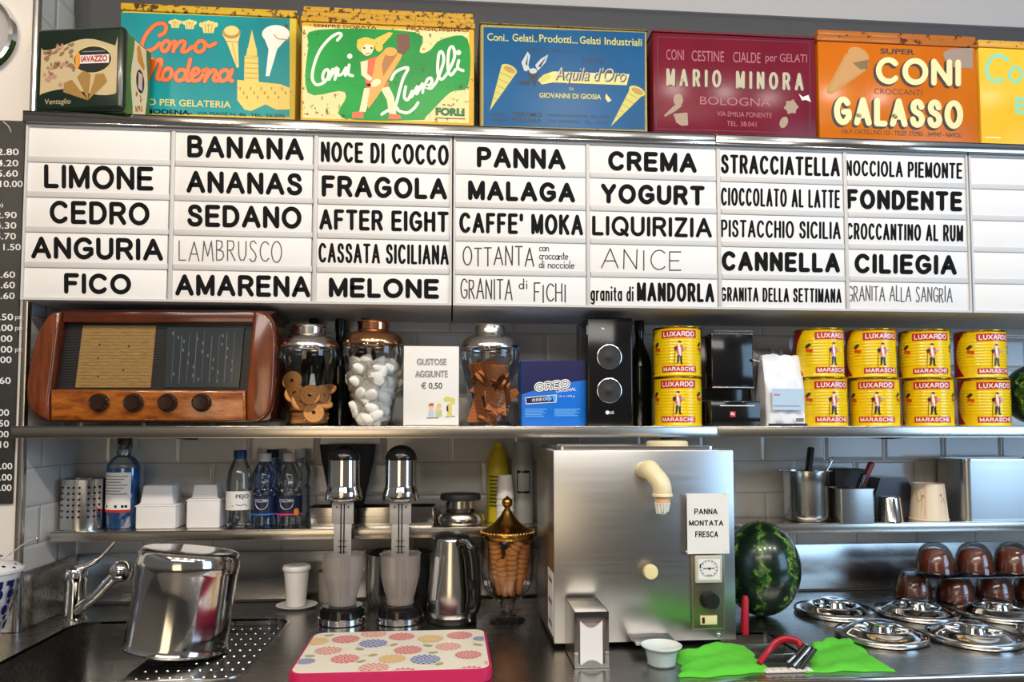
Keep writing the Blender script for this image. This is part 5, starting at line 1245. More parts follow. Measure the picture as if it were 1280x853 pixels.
lathe_thing('steel_cup', 'small shiny steel cup upside down beside the paper cup', 'cup', xc, -.15, LZ, [(r*1.05, .0006), (r*1.08, .002), (r*1.03, .004), (r*.86, H-.004), (r*.8, H), (.0001, H)], POLISH)
xc, W = on_low(1139, 1182, 630, -.12); r = W/2; H = hz(1160, 604, -.12)
t = lathe_thing('paper_cup', 'upside down cream paper cup with red flower print', 'paper cup', xc, -.12, LZ, [(r*.98, .0006), (r*1.0, .0015), (r*1.0, .005), (r*.965, .006), (r*.80, H-.002), (r*.79, H), (r*.76, H), (r*.75, H-.005), (.0001, H-.006)], mat('cream_paper', C_('eedcc0'), .7))
a = Art(lambda u, v: Vector(((r*.965-(r*.165)*v/H)*1.012*math.sin(u), -(r*.965-(r*.165)*v/H)*1.012*math.cos(u), v)), lambda u, v: Vector((math.sin(u), -math.cos(u), 0)), step=.0004)
FLR = mat('flower_red_print', C_('c2341c'), .6); FLY = mat('flower_yellow_print', C_('d9a02c'), .6)
for uc in (-.95, .3, 1.2):
    for k in range(9): a.disc(uc+random.uniform(-.28, .28), H*(.62+random.uniform(-.09, .1)), .10, .0035, FLR if k % 3 else FLY, k % 2, 10, k)
    a.stroke([(uc-.2, H*.5), (uc+.1, H*.62)], .0014, DGP, 0)
a.finish('printed_flowers', t)
Y = -.16; x0_ = at(1206, 610, Y).x; H = hz(1240, 574, Y)
t = thing('steel_container', 'large deep steel container on the lower shelf, cut by the right edge', 'container', (x0_, Y, LZ))
m = MB(); m.prism(rrect(0, 0, .32, .14, .022, 6), [rrect(.0015, .0015, .3185, .1385, .021, 6)], .0008, H, 'z'); m.box(.012, .308, .012, .128,   .0008, .002); m.build('body', STEELV, t)
MB().prism(rrect(-.006, -.006, .326, .146, .026, 6), [rrect(.001, .001, .319, .139, .021, 6)], H-.004, H, 'z').build('rim', SATIN, t)
# socket behind the soap
q = at(158, 554, -.001); t = thing('wall_socket', 'wall socket with black plug behind the blue soap bottle', 'socket', (q.x, -.0005, q.z))
MB().box(-.036, .036, -.010, 0, -.03, .03, .003).build('plate', mat('socket_plate', (.55, .53, .5), .4), t); MB().box(-.012, .022, -.035, -.009, -.018, .02, .004).build('plug', BLACK, t)

# ------------------------------------------------------------------ things on the worktop
# milkshake mixers
MATTE = mat('matte_steel', (.46, .44, .43), .5, .6)
def mixer(px, py, label):
    q = ctr(px, py-8); s_ = (q-CAM).dot(FW)/930     # metres per pixel at that depth
    t = thing('milkshake_mixer', label, 'mixer', q, 0, 'milkshake mixers')
    yb = py-8
    m = MB(); m.lathe([(.0001, .0005), (.060, .0005), (.062, .004), (.062, .010), (.060, .014), (.058, .040), (.052, .046), (.0001, .046)], 48, cap=False, squash=(1, 1)); m.build('base', BLACKG, t)
    m = MB(); m.lathe([(.0605, .001), (.0632, .003), (.0632, .017), (.0605, .019)], 48, cap=False); m.build('base_ring', CHROME, t)
    zh = lambda y: (yb-y)*s_
    MB().box(-.014, .014, .030, .058, .03, zh(585), .005).build('column', BLACKG, t)
    hd = MB(); z0, z1, z2 = zh(626), zh(610), zh(575)
    hd.lathe([(.0001, z0+.006), (.042, z0+.004), (.048, z0), (.0495, z0+.003), (.046, z1-.010), (.0425, z1), (.0415, z1+.006), (.041, z2)], 48, cap=False); ho = hd.build('motor_head', CHROME, t)
    dm = MB(); zt = zh(557); dm.lathe([(.0416, z2-.002)]+[(.0425*math.cos(PI/2*k/8), z2+(zt-z2)*math.sin(PI/2*k/8)) for k in range(8)]+[(.0001, zt)], 48, cap=False); dm.build('dome_cap', BLACKG, t)
    sw = MB(); M_ = Matrix.Translation((0, -.046, zh(617))) @ Matrix.Rotation(PI/2, 4, 'X'); sw.lathe([(.0085, -.002), (.0085, .004), (.006, .005), (.0055, .003), (.0001, .003)], 20, M=M_, cap=False); sw.build('switch', SATIN, ho)
    # slotted plate in front of the spindle
    MB().box(-.0285, .0285, -.020, -.014, zh(655), zh(628), .0015).build('bracket', MATTE, t)
    pl_ = MB(); pl_.box(-.023, .023, -.0175, -.0150, zh(697), zh(650), .0006); pl = pl_.build('guide_plate', MATTE, t)
    a = Art(lambda u, v: Vector((u, -.0206, v)))
    a.rect(-.0055, zh(692), -.0027, zh(630), INK, 0); a.rect(.0027, zh(692), .0055, zh(630), INK, 0)
    for yy in (676, 683, 690): a.rect(-.012, zh(yy)-.0008, .012, zh(yy)+.0008, INK, 1)
    for xx in (-.015, .015): a.disc(xx, zh(634), .0022, .0022, INK, 0, 10)
    a.fn = lambda u, v: Vector((u, -.0206, v)); a.finish('graduations', pl)
    MB().tube([(0, -.008, zh(760)), (0, -.008, zh(620))], .003, 10).build('spindle', CHROME, t)
    zr = zh(693); c = MB(); c.lathe([(.0001, .047), (.035, .047), (.037, .052), (.036, .060), (.040, .075), (.0505, zr-.062), (.0515, zr-.058), (.054, zr-.004), (.056, zr), (.0535, zr), (.0515, zr-.006)], 40, cap=False); co = c.build('mixing_cup', SMOKE, t)
    fl = MB()
    for k in range(8):
        a_ = PI/8+k*PI/4; fl.tube([(.0405*math.cos(a_), .0405*math.sin(a_), .076), (.0505*math.cos(a_), .0505*math.sin(a_), zr-.064)], .0010, 6)
    fl.build('flutes', SMOKE, co)
    return t
mixer(428, 786, 'milkshake mixer with chrome head, nearer the white cup')
mixer(500, 785, 'milkshake mixer with chrome head, nearer the kettle')
q = ctr(499, 757); r = (at(541, 750, q.y).x-at(456, 750, q.y).x)/2; H = zat(500, 690, q.y)-CTR
lathe_thing('steel_canister', 'broad steel canister half hidden behind the milkshake mixers', 'canister', q.x, q.y, CTR, [(.0001, .0006), (r*.9, .0006), (r*.95, .006), (r, .05), (r, H-.004), (r*1.02, H), (r*.98, H), (r*.97, .06), (.0001, .01)], SATIN)
# cup and saucer, glass
q = ctr(371, 760); s_ = (q-CAM).dot(FW)/930
t = thing('saucer', 'white saucer under the white cup by the mixers', 'saucer', q)
MB().lathe([(.0001, .0006), (.035, .0006), (.037, .003), (.056, .008), (.058, .010), (.055, .0105), (.034, .006), (.0001, .005)], 40, cap=False).build('dish', CERW, t)
t = thing('white_cup', 'white tapered cup with lid standing on the saucer', 'cup', (q.x-.002, q.y, CTR+.0065)); H = 50*s_
MB().lathe([(.0001, .0003), (.026, .0003), (.027, .004), (.035, H*.86), (.0385, H*.88), (.0385, H*.93), (.036, H*.95)], 36, cap=False).build('body', CUPW, t)
MB().lathe([(.039, H*.89), (.040, H*.92), (.039, H*.96), (.036, H), (.034, H*.985), (.0001, H*.98)], 36, cap=False).build('lid', CERW, t)
q = ctr(409, 752); H = 40*s_
t = thing('clear_tumbler', 'clear plastic tumbler behind the left milkshake mixer', 'tumbler', q)
MB().lathe([(.0001, .0006), (.024, .0006), (.025, .004), (.031, H-.002), (.033, H), (.030, H-.002), (.024, .006), (.0001, .005)], 32, cap=False).build('body', SMOKE, t)
# kettle
q = ctr(565, 776); s_ = (q-CAM).dot(FW)/930; zh = lambda y: (776-y)*s_
t = thing('electric_kettle', 'brushed steel electric kettle with black handle by the cone jar', 'kettle', q)
MB().lathe([(.0001, .0005), (.064, .0005), (.066, .004), (.066, .016), (.0001, .016)], 48, cap=False).build('power_base', BLACK, t)
MB().lathe([(.0645, .0165), (.0655, .018), (.0655, .029), (.0645, .030)], 48, cap=False).build('base_ring', SATIN, t)
r0, r1, z1 = .0655, .050, zh(674)
MB().lathe([(.0001, .031), (r0, .031)]+spline([(r0, .034), (r0*.99, .08), (r1*1.10, z1*.75), (r1, z1)], 6)+[(r1*.95, z1+.003), (.0001, z1+.003)], 56, cap=False).build('kettle_body', SATIN, t)
MB().lathe([(r1*.95, z1+.002), (r1*.93, z1+.008), (r1*.7, z1+.014), (.0001, z1+.015)], 40, cap=False).build('lid', BLACK, t)
hx = lambda px: (px-565)*s_
MB().tube(spline([(hx(572), -.058, z1-.002), (hx(582), -.060, z1-.004), (hx(588), -.066, zh(692)), (hx(590), -.070, zh(715)), (hx(591), -.076, zh(745)), (hx(584), -.070, zh(764))], 5), [.012]+[.016]*6+[.019]*10+[.017]*6+[.012]*3, 16, flat=1.1).build('handle', BLACKG, t)
MB().ball((hx(586), -.078, zh(767)), .005).build('button', CHROME, t)
MB().box(-.006, .006, -.003, .003, zh(745), zh(692), .0025, M=Matrix.Translation((hx(540), -.048, 0)) @ Matrix.Rotation(math.radians(-38), 4, 'Z') @ Matrix.Rotation(math.radians(6), 4, 'Y')).build('water_window', mat('grey_window', (.45, .45, .45), .3), t)
# cone jar
q = ctr(634, 777); s_ = (q-CAM).dot(FW)/930; zh = lambda y: (777-y)*s_; R_ = 33*s_
t = thing('cone_jar', 'footed glass jar of wafer cones with pointed brass lid', 'glass jar', q)
zb, zr = zh(747), zh(668)
MB().lathe([(.0001, .0006), (.046, .0006), (.048, .003), (.040, .008), (.018, .018), (.014, .026), (.022, zb-.010)]+spline([(.028, zb-.004), (R_*.72, zb+.010), (R_*.90, zb+.030), (R_, zb+.07), (R_, zr-.004)], 5)+[(R_*.98, zr)], 48, cap=False).build('glass_body', GLASS, t)
m = MB()
for k in range(16):
    a_ = 2*PI*k/16; m.tube([(.03*math.cos(a_), .03*math.sin(a_), zb-.006), (R_*.8*math.cos(a_), R_*.8*math.sin(a_), zb+.016)], .0022, 6)
m.build('cut_ribs', GLASS, t)
ld = MB(); zl = zr
ld.lathe([(R_*.9, zl-.012), (R_*1.0, zl-.012), (R_*1.03, zl-.008), (R_*1.03, zl+.004), (R_*1.0, zl+.008)]+spline([(R_*.94, zl+.010), (R_*.6, zl+.022), (R_*.3, zl+.044), (R_*.14, zl+.062)], 5)+[(.006, zl+.066), (.008, zl+.070)], 48, cap=False)
for k in range(44):
    a_ = 2*PI*k/44; ld.ball((R_*1.02*math.cos(a_), R_*1.02*math.sin(a_), zl+.006), .0030, u=6, v=4)
lo = ld.build('lid', BRASS, t)
zt_ = zh(622)
MB().lathe([(.0065, zl+.064), (.0078, zl+.070), (.006, zl+.074), (.0075, zl+.078)]+[(max(.0002, .0145*math.sin(PI*k/10)), zt_-.016-.0145*math.cos(PI*k/10)) for k in range(1, 10)]+[(.003, zt_), (.0001, zt_+.003)], 28, cap=False).build('finial', BRASS, lo)
WCONE = mat('wafer_cone', C_('d8924e'), .7, build=lambda t_, b: bump(t_, b, noise(t_, coords(t_), 200, 2), .5, .002))
def cone():
    m = MB(); m.lathe([(.005, 0), (.0075, .002), (.0118, .040), (.0128, .044), (.0160, .0455), (.0166, .050), (.0160, .055), (.0150, .056), (.0138, .056), (.0122, .044), (.009, .03), (.004, .004), (.0001, .004)], 22, cap=False)
    return m.build('wafer_cone', WCONE)
pro = cone(); tag(pro, 'small wafer cone stacked inside the brass lidded jar', 'wafer cone', 'wafer cones in the jar'); first = True
Zc = q.z+zb+.006
for (x, y, n_, lean, ax) in ((-.026, -.020, 8, .10, .06), (.006, -.040, 6, -.03, .10), (.036, -.020, 7, -.10, .06), (-.010, -.046, 4, .12, .12), (-.024, .024, 8, .05, -.08), (.022, .028, 8, -.05, -.08)):
    d = Vector((-math.sin(lean), -math.sin(ax), 1)).normalized()
    for k in range(n_):
        p_ = Vector((q.x+x*.82, q.y+y*.82, Zc+.004))+d*(k*.0132+ (.0 if n_ > 4 else 0))
        place(pro, p_, (ax, -lean, 0))
place(pro, (q.x-.012, q.y-.034, Zc+.078), (.15, .50, 0)); place(pro, (q.x-.0055, q.y-.036, Zc+.090), (.15, .50, 0)); place(pro, (q.x+.001, q.y-.038, Zc+.102), (.15, .50, 0))
# floral padded tray in the foreground
ZT = .026
cor = [ctr(366, 838, ZT), ctr(622, 834, ZT), ctr(601, 786, ZT), ctr(389, 792, ZT)]
oc = sum((Vector((c.x, c.y, 0)) for c in cor), Vector())/4
X0_, X1_, Y0_, Y1_ = (cor[0].x+cor[3].x)/2, (cor[1].x+cor[2].x)/2, (cor[0].y+cor[1].y)/2-.022, (cor[2].y+cor[3].y)/2
t = thing('floral_tray', 'padded tray with dahlia print and pink edge in front of the mixers', 'tray', (oc.x, oc.y, CTR+.0005))
lx, ly = (X0_-oc.x, X1_-oc.x), (Y0_-oc.y, Y1_-oc.y)
PINK = mat('pink_edge', C_('c81c5a'), .45); FAB = mat('cream_print_base', C_('f8f0e0'), .45)
loop = rrect(lx[0], ly[0], lx[1], ly[1], .03, 7); inner = rrect(lx[0]+.006, ly[0]+.006, lx[1]-.006, ly[1]-.006, .026, 7)
m = MB(); n = len(loop)
vs = [(x, y, 0) for x, y in loop]+[(x*1.008, y*1.008, ZT*.5) for x, y in loop]+[(x, y, ZT*.93) for x, y in loop]+[(x, y, ZT) for x, y in inner]
m.add(vs, [(r_*n+i, r_*n+(i+1) % n, (r_+1)*n+(i+1) % n, (r_+1)*n+i) for r_ in range(3) for i in range(n)]+[tuple(range(n))]); m.build('edging', PINK, t, angle=60)
m = MB(); m.prism(rrect(lx[0]+.0055, ly[0]+.0055, lx[1]-.0055, ly[1]-.0055, .026, 7), [], ZT-.003, ZT+.0004, 'z'); m.build('padded_top', FAB, t)
def inside(u, v, e=.008): return lx[0]+e < u < lx[1]-e and ly[0]+e < v < ly[1]-e
a = Art(lambda u, v: Vector((u, v, ZT+.0004)), lambda u, v: Vector((0, 0, 1)), step=.0003)
def tp(cx, cy): 
    p_ = ctr(360+cx/4.571, 700+cy/4.571, ZT); return p_.x-oc.x, p_.y-oc.y, ((p_-CAM).dot(FW)/930/4.571)
FC = {'r': ('d8384c', 'f4c4bc'), 's': ('e67468', 'f8dccc'), 'b': ('3c4c9c', 'c6cce0'), 'y': ('e8b868', 'f4dcae')}
LEAF = mat('leaf_print', C_('b8b87a'), .5); STM = mat('stem_print', C_('9aa0a8'), .5)
def petals(u, v, R, kind):
    c1, c2 = (mat('dahlia_'+kind+x, C_(h), .5) for x, h in zip(('_dark', '_light'), FC[kind]))
    for ring_, (rr, n_, l_, w_) in enumerate(((.86, 15, .15, .085), (.58, 11, .14, .085), (.30, 7, .11, .075), (.06, 2, .08, .06))):
        for k in range(n_):
            g_ = 2*PI*(k+.5*(ring_ % 2))/n_; x, y = u+R*rr*math.cos(g_), v+R*rr*math.sin(g_)
            if inside(x, y): a.disc(x, y, R*l_, R*w_, c1, 2, 7, g_)
    pts = [(max(lx[0]+.007, min(lx[1]-.007, u+R*.96*math.cos(2*PI*k/24))), max(ly[0]+.007, min(ly[1]-.007, v+R*.96*math.sin(2*PI*k/24)))) for k in range(24)]
    a.put(pts, [tuple(range(24))], c2, 1)
FL = [('r', 330, 458, 80), ('r', 650, 443, 75), ('r', 980, 436, 75), ('r', 685, 520, 82), ('r', 1030, 547, 78), ('r', 325, 570, 82), ('r', 660, 650, 85), ('r', 1045, 640, 85), ('s', 490, 427, 75), ('s', 230, 523, 78), ('s', 915, 500, 75), ('s', 490, 622, 88), ('s', 320, 665, 70), ('s', 1165, 592, 45),
      ('b', 487, 482, 82), ('b', 785, 574, 88), ('b', 100, 585, 55), ('b', 1100, 455, 45), ('y', 160, 470, 75), ('y', 815, 455, 75), ('y', 595, 570, 80), ('y', 850, 652, 75)]
for k_, cx, cy, R in FL:
    u, v, s_ = tp(cx, cy); petals(u, v, R*s_, k_)
for cx, cy, g_ in ((185, 425, .5), (235, 437, .3), (410, 515, -.6), (485, 550, .5), (605, 490, .9), (800, 495, -.4), (830, 535, .2), (865, 600, .8), (1085, 490, -.5), (125, 555, 0), (420, 585, .7), (820, 407, .5), (700, 625, 1.), (100, 510, -.8), (1130, 570, .6), (930, 620, .2)):
    u, v, s_ = tp(cx, cy)
    if inside(u, v, .02): a.disc(u, v, 30*s_, 17*s_, LEAF, 3, 12, g_); a.stroke([(u, v), (u+60*s_*math.cos(g_+2.5), v+60*s_*math.sin(g_+2.5))], .0009, STM, 1)
a.finish('dahlia_print', t)

# cream machine
MY = ctr(692, 811).y; mx0 = at(692, 700, MY).x; mx1 = at(919, 700, MY).x; mz0 = CTR+.008; mz1 = zat(800, 563, MY)
ML = Vector(((mx0+mx1)/2, MY, CTR)); MW = mx1-mx0; MH = mz1-CTR; MD = .33
t = thing('cream_machine', 'large steel whipped cream machine with cream coloured spout', 'cream machine', ML)
G = lambda px, py, dy=0.: at(px, py, MY+dy)-ML
m = MB(); m.box(-MW/2, MW/2, 0, MD, .010, MH, .003, seg=2); m.build('housing', STEELV, t)
for sx in (-1, 1):
    for yy in (.05, MD-.03): MB().lathe([(.0001, .0004), (.014, .0004), (.014, .0105)], 16, c=(sx*(MW/2-.03), yy, 0), cap=False).build('foot', RUBBER, t)
m = MB(); m.prism(rrect(-MW/2+.010, .03, MW/2-.03, MD-.02, .02, 5), [rrect(-MW/2+.04, .055, MW/2-.06, MD-.05, .02, 5)], MH, MH+.008, 'z'); m.build('top_frame', SATIN, t)
MB().lathe([(.050, MH+.0005), (.053, MH+.003), (.053, MH+.016), (.048, MH+.020), (.0001, MH+.0205)], 40, c=(G(829, 555, .15).x+.004, .13, 0), cap=False).build('tank_lid', CREAM, t)
p0 = G(803, 588); p1 = G(808, 587, -.05); 
sp0 = G(805, 588); e0 = G(815, 592, -.045); e1 = G(826, 605, -.06); e2 = G(828, 619, -.06)
m = MB(); m.tube(spline([tuple(sp0+Vector((0, .0, 0))), tuple(sp0+Vector((.003, -.022, .002))), tuple(e0+Vector((0, .008, .004))), tuple(e1), tuple(e2)], 5), [.021]*6+[.023]*5+[.0215]*5+[.0215]*5, 24)
pn = m.build('spout', CREAM, t)
MB().lathe([(.0225, 0), (.0235, -.002), (.0235, -.007), (.022, -.008)], 28, c=(e2.x, e2.y, e2.z+.004), cap=False).build('spout_ring', CREAM, pn)
MB().lathe([(.017, .0), (.0175, -.010), (.017, -.020), (.0165, -.024)], 28, c=(e2.x, e2.y, e2.z), cap=True).build('nozzle', mat('peach_nozzle', C_('e8b98c'), .5), pn)
m = MB(); random.seed(4)
for k in range(26):
    a_ = 2*PI*k/13; rr = .0145 if k < 13 else .009
    m.tube([(e2.x+rr*math.cos(a_), e2.y+rr*math.sin(a_), e2.z-.017), (e2.x+rr*.85*math.cos(a_), e2.y+rr*.85*math.sin(a_), e2.z-.036-random.random()*.008)], [.0042, .0022], 8)
m.ball((e2.x, e2.y, e2.z-.036), .0095, u=12, v=8, sc=(1, 1, 1.1)); m.build('cream', mat('whipped_cream', (.88, .85, .80), .5, sub=.1), pn)
MB().tube([tuple(G(795, 588)+Vector((0, -.006, 0))), tuple(G(803, 588)+Vector((0, -.006, 0)))], .004).build('spout_lever', CHROME, pn)
k_ = G(810, 713); M_ = Matrix.Translation((k_.x, 0, k_.z)) @ Matrix.Rotation(PI/2, 4, 'X')
MB().lathe([(.010, 0), (.010, .012), (.0165, .015), (.0175, .018), (.0175, .026), (.0155, .030), (.0001, .031)], 36, M=M_, cap=False).build('push_knob', IVORY, t)
# control strip
A_, B_ = G(863, 690), G(906, 787)
PANELM = mat('champagne_panel', C_('8d8a78'), .3, .85)
pnl = MB().box(A_.x, B_.x, -.004, .001, B_.z, A_.z, .0012).build('control_panel', PANELM, t)
MB().prism([(A_.x+.002, B_.z+.002), (B_.x-.002, B_.z+.002), (B_.x-.002, A_.z-.002), (A_.x+.002, A_.z-.002)], [[(A_.x+.0035, B_.z+.0035), (B_.x-.0035, B_.z+.0035), (B_.x-.0035, A_.z-.0035), (A_.x+.0035, A_.z-.0035)]], -.0048, -.0038).build('border', mat('pale_gold_trim', C_('b8b294'), .3, .8), pnl)
A_, B_ = G(867, 694), G(901, 728)
ga = MB().box(A_.x, B_.x, -.011, -.0035, B_.z, A_.z, .003, seg=3).build('gauge', mat('gauge_case', C_('c8c2b0'), .35), t)
a = Art(lambda u, v: G(u, v)+Vector((0, -.011, 0)), step=.0003)
a.poly([(871, 698), (898, 698), (898, 724), (871, 724)], PAPER, 0); a.ring(884, 710, 11, 10.5, .7, INKG, 1)
for k in range(11):
    g_ = math.radians(140+k*26); a.stroke([(884+8*math.cos(g_), 710+8*math.sin(g_)), (884+10*math.cos(g_), 710+10*math.sin(g_))], .6, INK, 1)
a.stroke([(877, 710), (891, 709.6)], 1.1, INK, 2); a.disc(884.5, 710, 1.6, 1.5, INK, 3, 10); a.rect(881, 717.5, 888, 718.6, INKG, 1); a.stroke(arc(880, 708, 7, 7, 170, 210), 1.4, INK, 1)
a.finish('dial_print', ga)
k_ = G(885, 749); M_ = Matrix.Translation((k_.x, -.004, k_.z)) @ Matrix.Rotation(PI/2, 4, 'X')
MB().lathe([(.021, 0), (.0225, .003), (.0215, .006), (.0205, .020), (.018, .024), (.0001, .025)], 36, M=M_, cap=False).build('rotary_knob', BLACK, t)
A_, B_ = G(874, 769), G(895, 780); so = MB().box(A_.x, B_.x, -.009, -.0035, B_.z, A_.z, .001).build('switch', IVORY, t)
MB().box(A_.x+.004, A_.x+.010, -.011, -.0085, B_.z+.004, A_.z-.004, .0005).build('rocker', BLACK, so)
k_ = G(898, 794); MB().ball((k_.x, -.001, k_.z), .0062, u=14, v=8, sc=(1, .5, 1)).build('screw', CHROME, t)
# drip ledge
A_, B_ = G(785, 793), G(835, 793)
MB().box(A_.x, B_.x, -.075, 0, A_.z-.006, A_.z, .0015).build('drip_ledge', STEELV, t)
# paper sign taped to the machine
c_ = G(883, 654)+ML; SWd = G(908.5, 654).x-G(856.5, 654).x; SHt = G(883, 617).z-G(883, 692).z
t2 = thing('cream_sign', 'white paper sign PANNA MONTATA FRESCA taped to the steel machine', 'sign', (c_.x, MY-.0115, c_.z))
MB().box(-SWd/2, SWd/2, -.0006, .0004, -SHt/2, SHt/2).build('paper', PAPER, t2)
a = pix_art(MY-.0125, (c_.x, MY-.0115, c_.z), 660, 540, 2.727)
for s_, x0, y0, x1, y1 in (('PANNA', 567, 262, 646, 282), ('MONTATA', 549, 302, 666, 321), ('FRESCA', 570, 339, 648, 360)): a.sans(s_, x0, y0, x1, y1, 3.4, INK, 0)
for x_, y_ in ((541, 213), (670, 213), (541, 408), (674, 408)): a.rect(x_-3, y_-3, x_+3, y_+3, mat('clear_tape', (.7, .7, .66), .3), 0)
a.finish('lettering', t2)
# notice on the left side of the machine
t2 = thing('side_notice', 'narrow white notice stuck on the left side of the steel machine', 'notice', (mx0-.0006, MY+.05, CTR))
zt_, zb_ = zat(692, 718, MY)-CTR, zat(692, 797, MY)-CTR
MB().box(-.0006, .0004, -.045, .045, zb_, zt_).build('paper', PAPER, t2)
a = Art(lambda u, v: Vector((-.0006, -u, v)), lambda u, v: Vector((-1, 0, 0)))
for s_, z_ in (('PANNA', .85), ('MONTATA', .5), ('FRESCA', .15)): a.text(s_, -.03, zb_+(zt_-zb_)*z_+.006, .03, zb_+(zt_-zb_)*z_-.006, INK, 0, .02)
a.finish('lettering', t2)
# napkin dispenser
NF = ctr(739, 836); ny = NF.y; nx0, nx1 = at(718, 800, ny).x, at(761, 800, ny).x; nz = zat(740, 765, ny)-CTR; nW = nx1-nx0
bk = atz(704, 748, CTR+nz); nd_ = min(bk.y-ny, .16)
t = thing('napkin_dispenser', 'steel napkin dispenser filled with white napkins in front of the cream machine', 'napkin dispenser', ((nx0+nx1)/2, ny, CTR))
g = .0022; m = MB()
m.box(-nW/2, -nW/2+g, 0, nd_, .0006, nz); m.box(nW/2-g, nW/2, 0, nd_, .0006, nz); m.box(-nW/2, nW/2, 0, nd_, nz-g, nz, .0006); m.box(-nW/2, nW/2, 0, nd_, .0006, .003)
m.build('case', SATIN, t)
fo = [(-nW/2, .001), (nW/2, .001), (nW/2, nz), (-nW/2, nz)]
hol = [(-nW/2+.008, .012), (-nW/2+.012, .008)]+[(x, .008+.010*math.sin(PI*(x/(nW-.03)+.5))) for x in [(-nW/2+.015)+(nW-.03)*k/8 for k in range(9)]]+[(nW/2-.012, .008), (nW/2-.008, .012), (nW/2-.008, nz-.030), (nW/2-.004, nz-.012), (-nW/2+.004, nz-.012), (-nW/2+.008, nz-.030)]
MB().prism(fo, [hol], -.0018, .0).build('face_plate', CHROME, t)
m = MB(); u0 = -nW/2+.013
m.prism([(u0, .006), (-u0, .006), (-u0, nz-.032)]+[(x, nz-.020-.016*math.sin(PI*(x/(2*abs(u0))+.5))) for x in [abs(u0)-2*abs(u0)*k/10 for k in range(11)]]+[(u0, nz-.032)], [], .002, .008); nap = m.build('napkins', mat('napkin_paper', (.82, .79, .78), .8), t)
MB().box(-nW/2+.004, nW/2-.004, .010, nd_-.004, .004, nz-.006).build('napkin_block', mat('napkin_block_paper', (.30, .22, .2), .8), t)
# small white dish in front
q = ctr(827, 832); s_ = (q-CAM).dot(FW)/930
t = thing('small_dish', 'small white dish with translucent foot by the green cloth', 'dish', q)
MB().lathe([(.0001, .0006), (14*s_, .0006), (17*s_, .004), (20*s_, 22*s_*.9)], 40, cap=False).build('foot', milky('frosted_plastic', (.62, .72, .74), .7), t)
MB().lathe([(20*s_, .036), (25*s_, .041), (25.5*s_, .044), (24.5*s_, .045), (19*s_, .039), (.0001, .036)], 48, cap=False).build('bowl', mat('mint_white_plastic', (.78, .84, .82), .35), t)
# green cloths
def cloth(name, label, cor, h, seed, fold):
    random.seed(seed); N = 34; P_ = [ctr(*c, .006) for c in cor]; o = sum(P_, Vector())/4; o.z = CTR
    vt = []; vb = []
    for j in range(N+1):
        for i in range(N+1):
            u, v = i/N, j/N
            p_ = (P_[0]*(1-u)+P_[1]*u)*(1-v)+(P_[3]*(1-u)+P_[2]*u)*v
            e_ = min(u, 1-u, v, 1-v); wob = .004*math.sin(v*9+seed)+.003*math.sin(v*21); wob2 = .004*math.sin(u*8+seed*2)+.003*math.sin(u*17)
            x, y = p_.x-o.x+wob*(1 if u > .5 else -1)*abs(u-.5)*2, p_.y-o.y+wob2*abs(v-.5)*2
            z = h*min(1, (e_*9))**.5+.0018*math.sin(u*11+v*7+seed)+.0016*math.sin(u*5-v*13)+.0009*math.sin(u*29+v*23)
            z += fold(u, v)
            vt.append((x, y, max(.0012, z+.001))); vb.append((x, y, .0006))
    n = (N+1)**2; fs = []
    for j in range(N):
        for i in range(N):
            k = j*(N+1)+i; fs += [(k, k+1, k+N+2, k+N+1), (k+n+N+1, k+n+N+2, k+n+1, k+n)]
    bd = [i for i in range(N+1)]+[j*(N+1)+N for j in range(1, N+1)]+[N*(N+1)+i for i in range(N-1, -1, -1)]+[j*(N+1) for j in range(N-1, 0, -1)]
    for a_, b_ in zip(bd, bd[1:]+bd[:1]): fs.append((a_, b_, b_+n, a_+n))
    m = MB(); m.add(vt+vb, fs); return tag(m.build(name, GRC, None, o, angle=70), label, 'cloth', 'green cleaning cloths')
GRC = mat('green_cloth', C_('5fce3a'), .95, build=lambda t_, b: bump(t_, b, noise(t_, coords(t_), 420, 2), .35, .002))
cloth('cleaning_cloth', 'bright green cloth lying below the machine controls', [(852, 845), (964, 838), (930, 806), (846, 817)], .010, 1, lambda u, v: .014*max(0, v-.72)/.28*max(0, math.sin(u*3.0)))
cloth('cleaning_cloth', 'bright green cloth lying by the round steel lids', [(1008, 838), (1116, 836), (1062, 799), (1014, 806)], .008, 2, lambda u, v: .010*max(0, v-.8)/.2)
# things in and around the utensil well
p0 = ctr(931, 800, -.02)
t = thing('red_spatula', 'red handled spatula standing upright by the watermelon', 'spatula', (p0.x, p0.y, CTR-.062))
REDP = mat('red_plastic', C_('b00d24'), .35)
hh = zat(934, 746, p0.y)-CTR+.062
MB().tube([(0, 0, .055), (.002, .004, hh*.6), (.006, .008, hh-.008), (.006, .008, hh)], [.0105, .0100, .0088, .006], 14).build('handle', REDP, t)
MB().tube([(0, 0, .002), (0, 0, .06)], [.004, .005], 10).build('shank', CHROME, t)
p0 = ctr(985, 822); 
t = thing('kitchen_tongs', 'red and black kitchen tongs lying across the utensil well', 'tongs', (p0.x, p0.y, CTR))
V = lambda px, py, dz: tuple(ctr(px, py, dz)-p0)
MB().tube(spline([V(949, 830, .012), V(960, 815, .03), V(971, 803, .048), V(984, 799, .055), V(997, 803, .047), V(1003, 812, .035)], 5), [.0058]*8+[.0068]*30, 12, flat=1.25).build('red_handle', REDP, t)
fr = [V(985, 832, .010), V(1006, 808, .045), V(1018, 812, .040), V(1001, 836, .008), V(985, 832, .010)]
MB().tube(fr, .0058, 10).build('black_frame', BLACK, t)
MB().tube([V(985, 828, .018), V(1008, 806, .046)], .003).build('steel_bar', CHROME, t); MB().tube([V(992, 833, .012), V(1012, 810, .043)], .0028).build('steel_bar', CHROME, t)
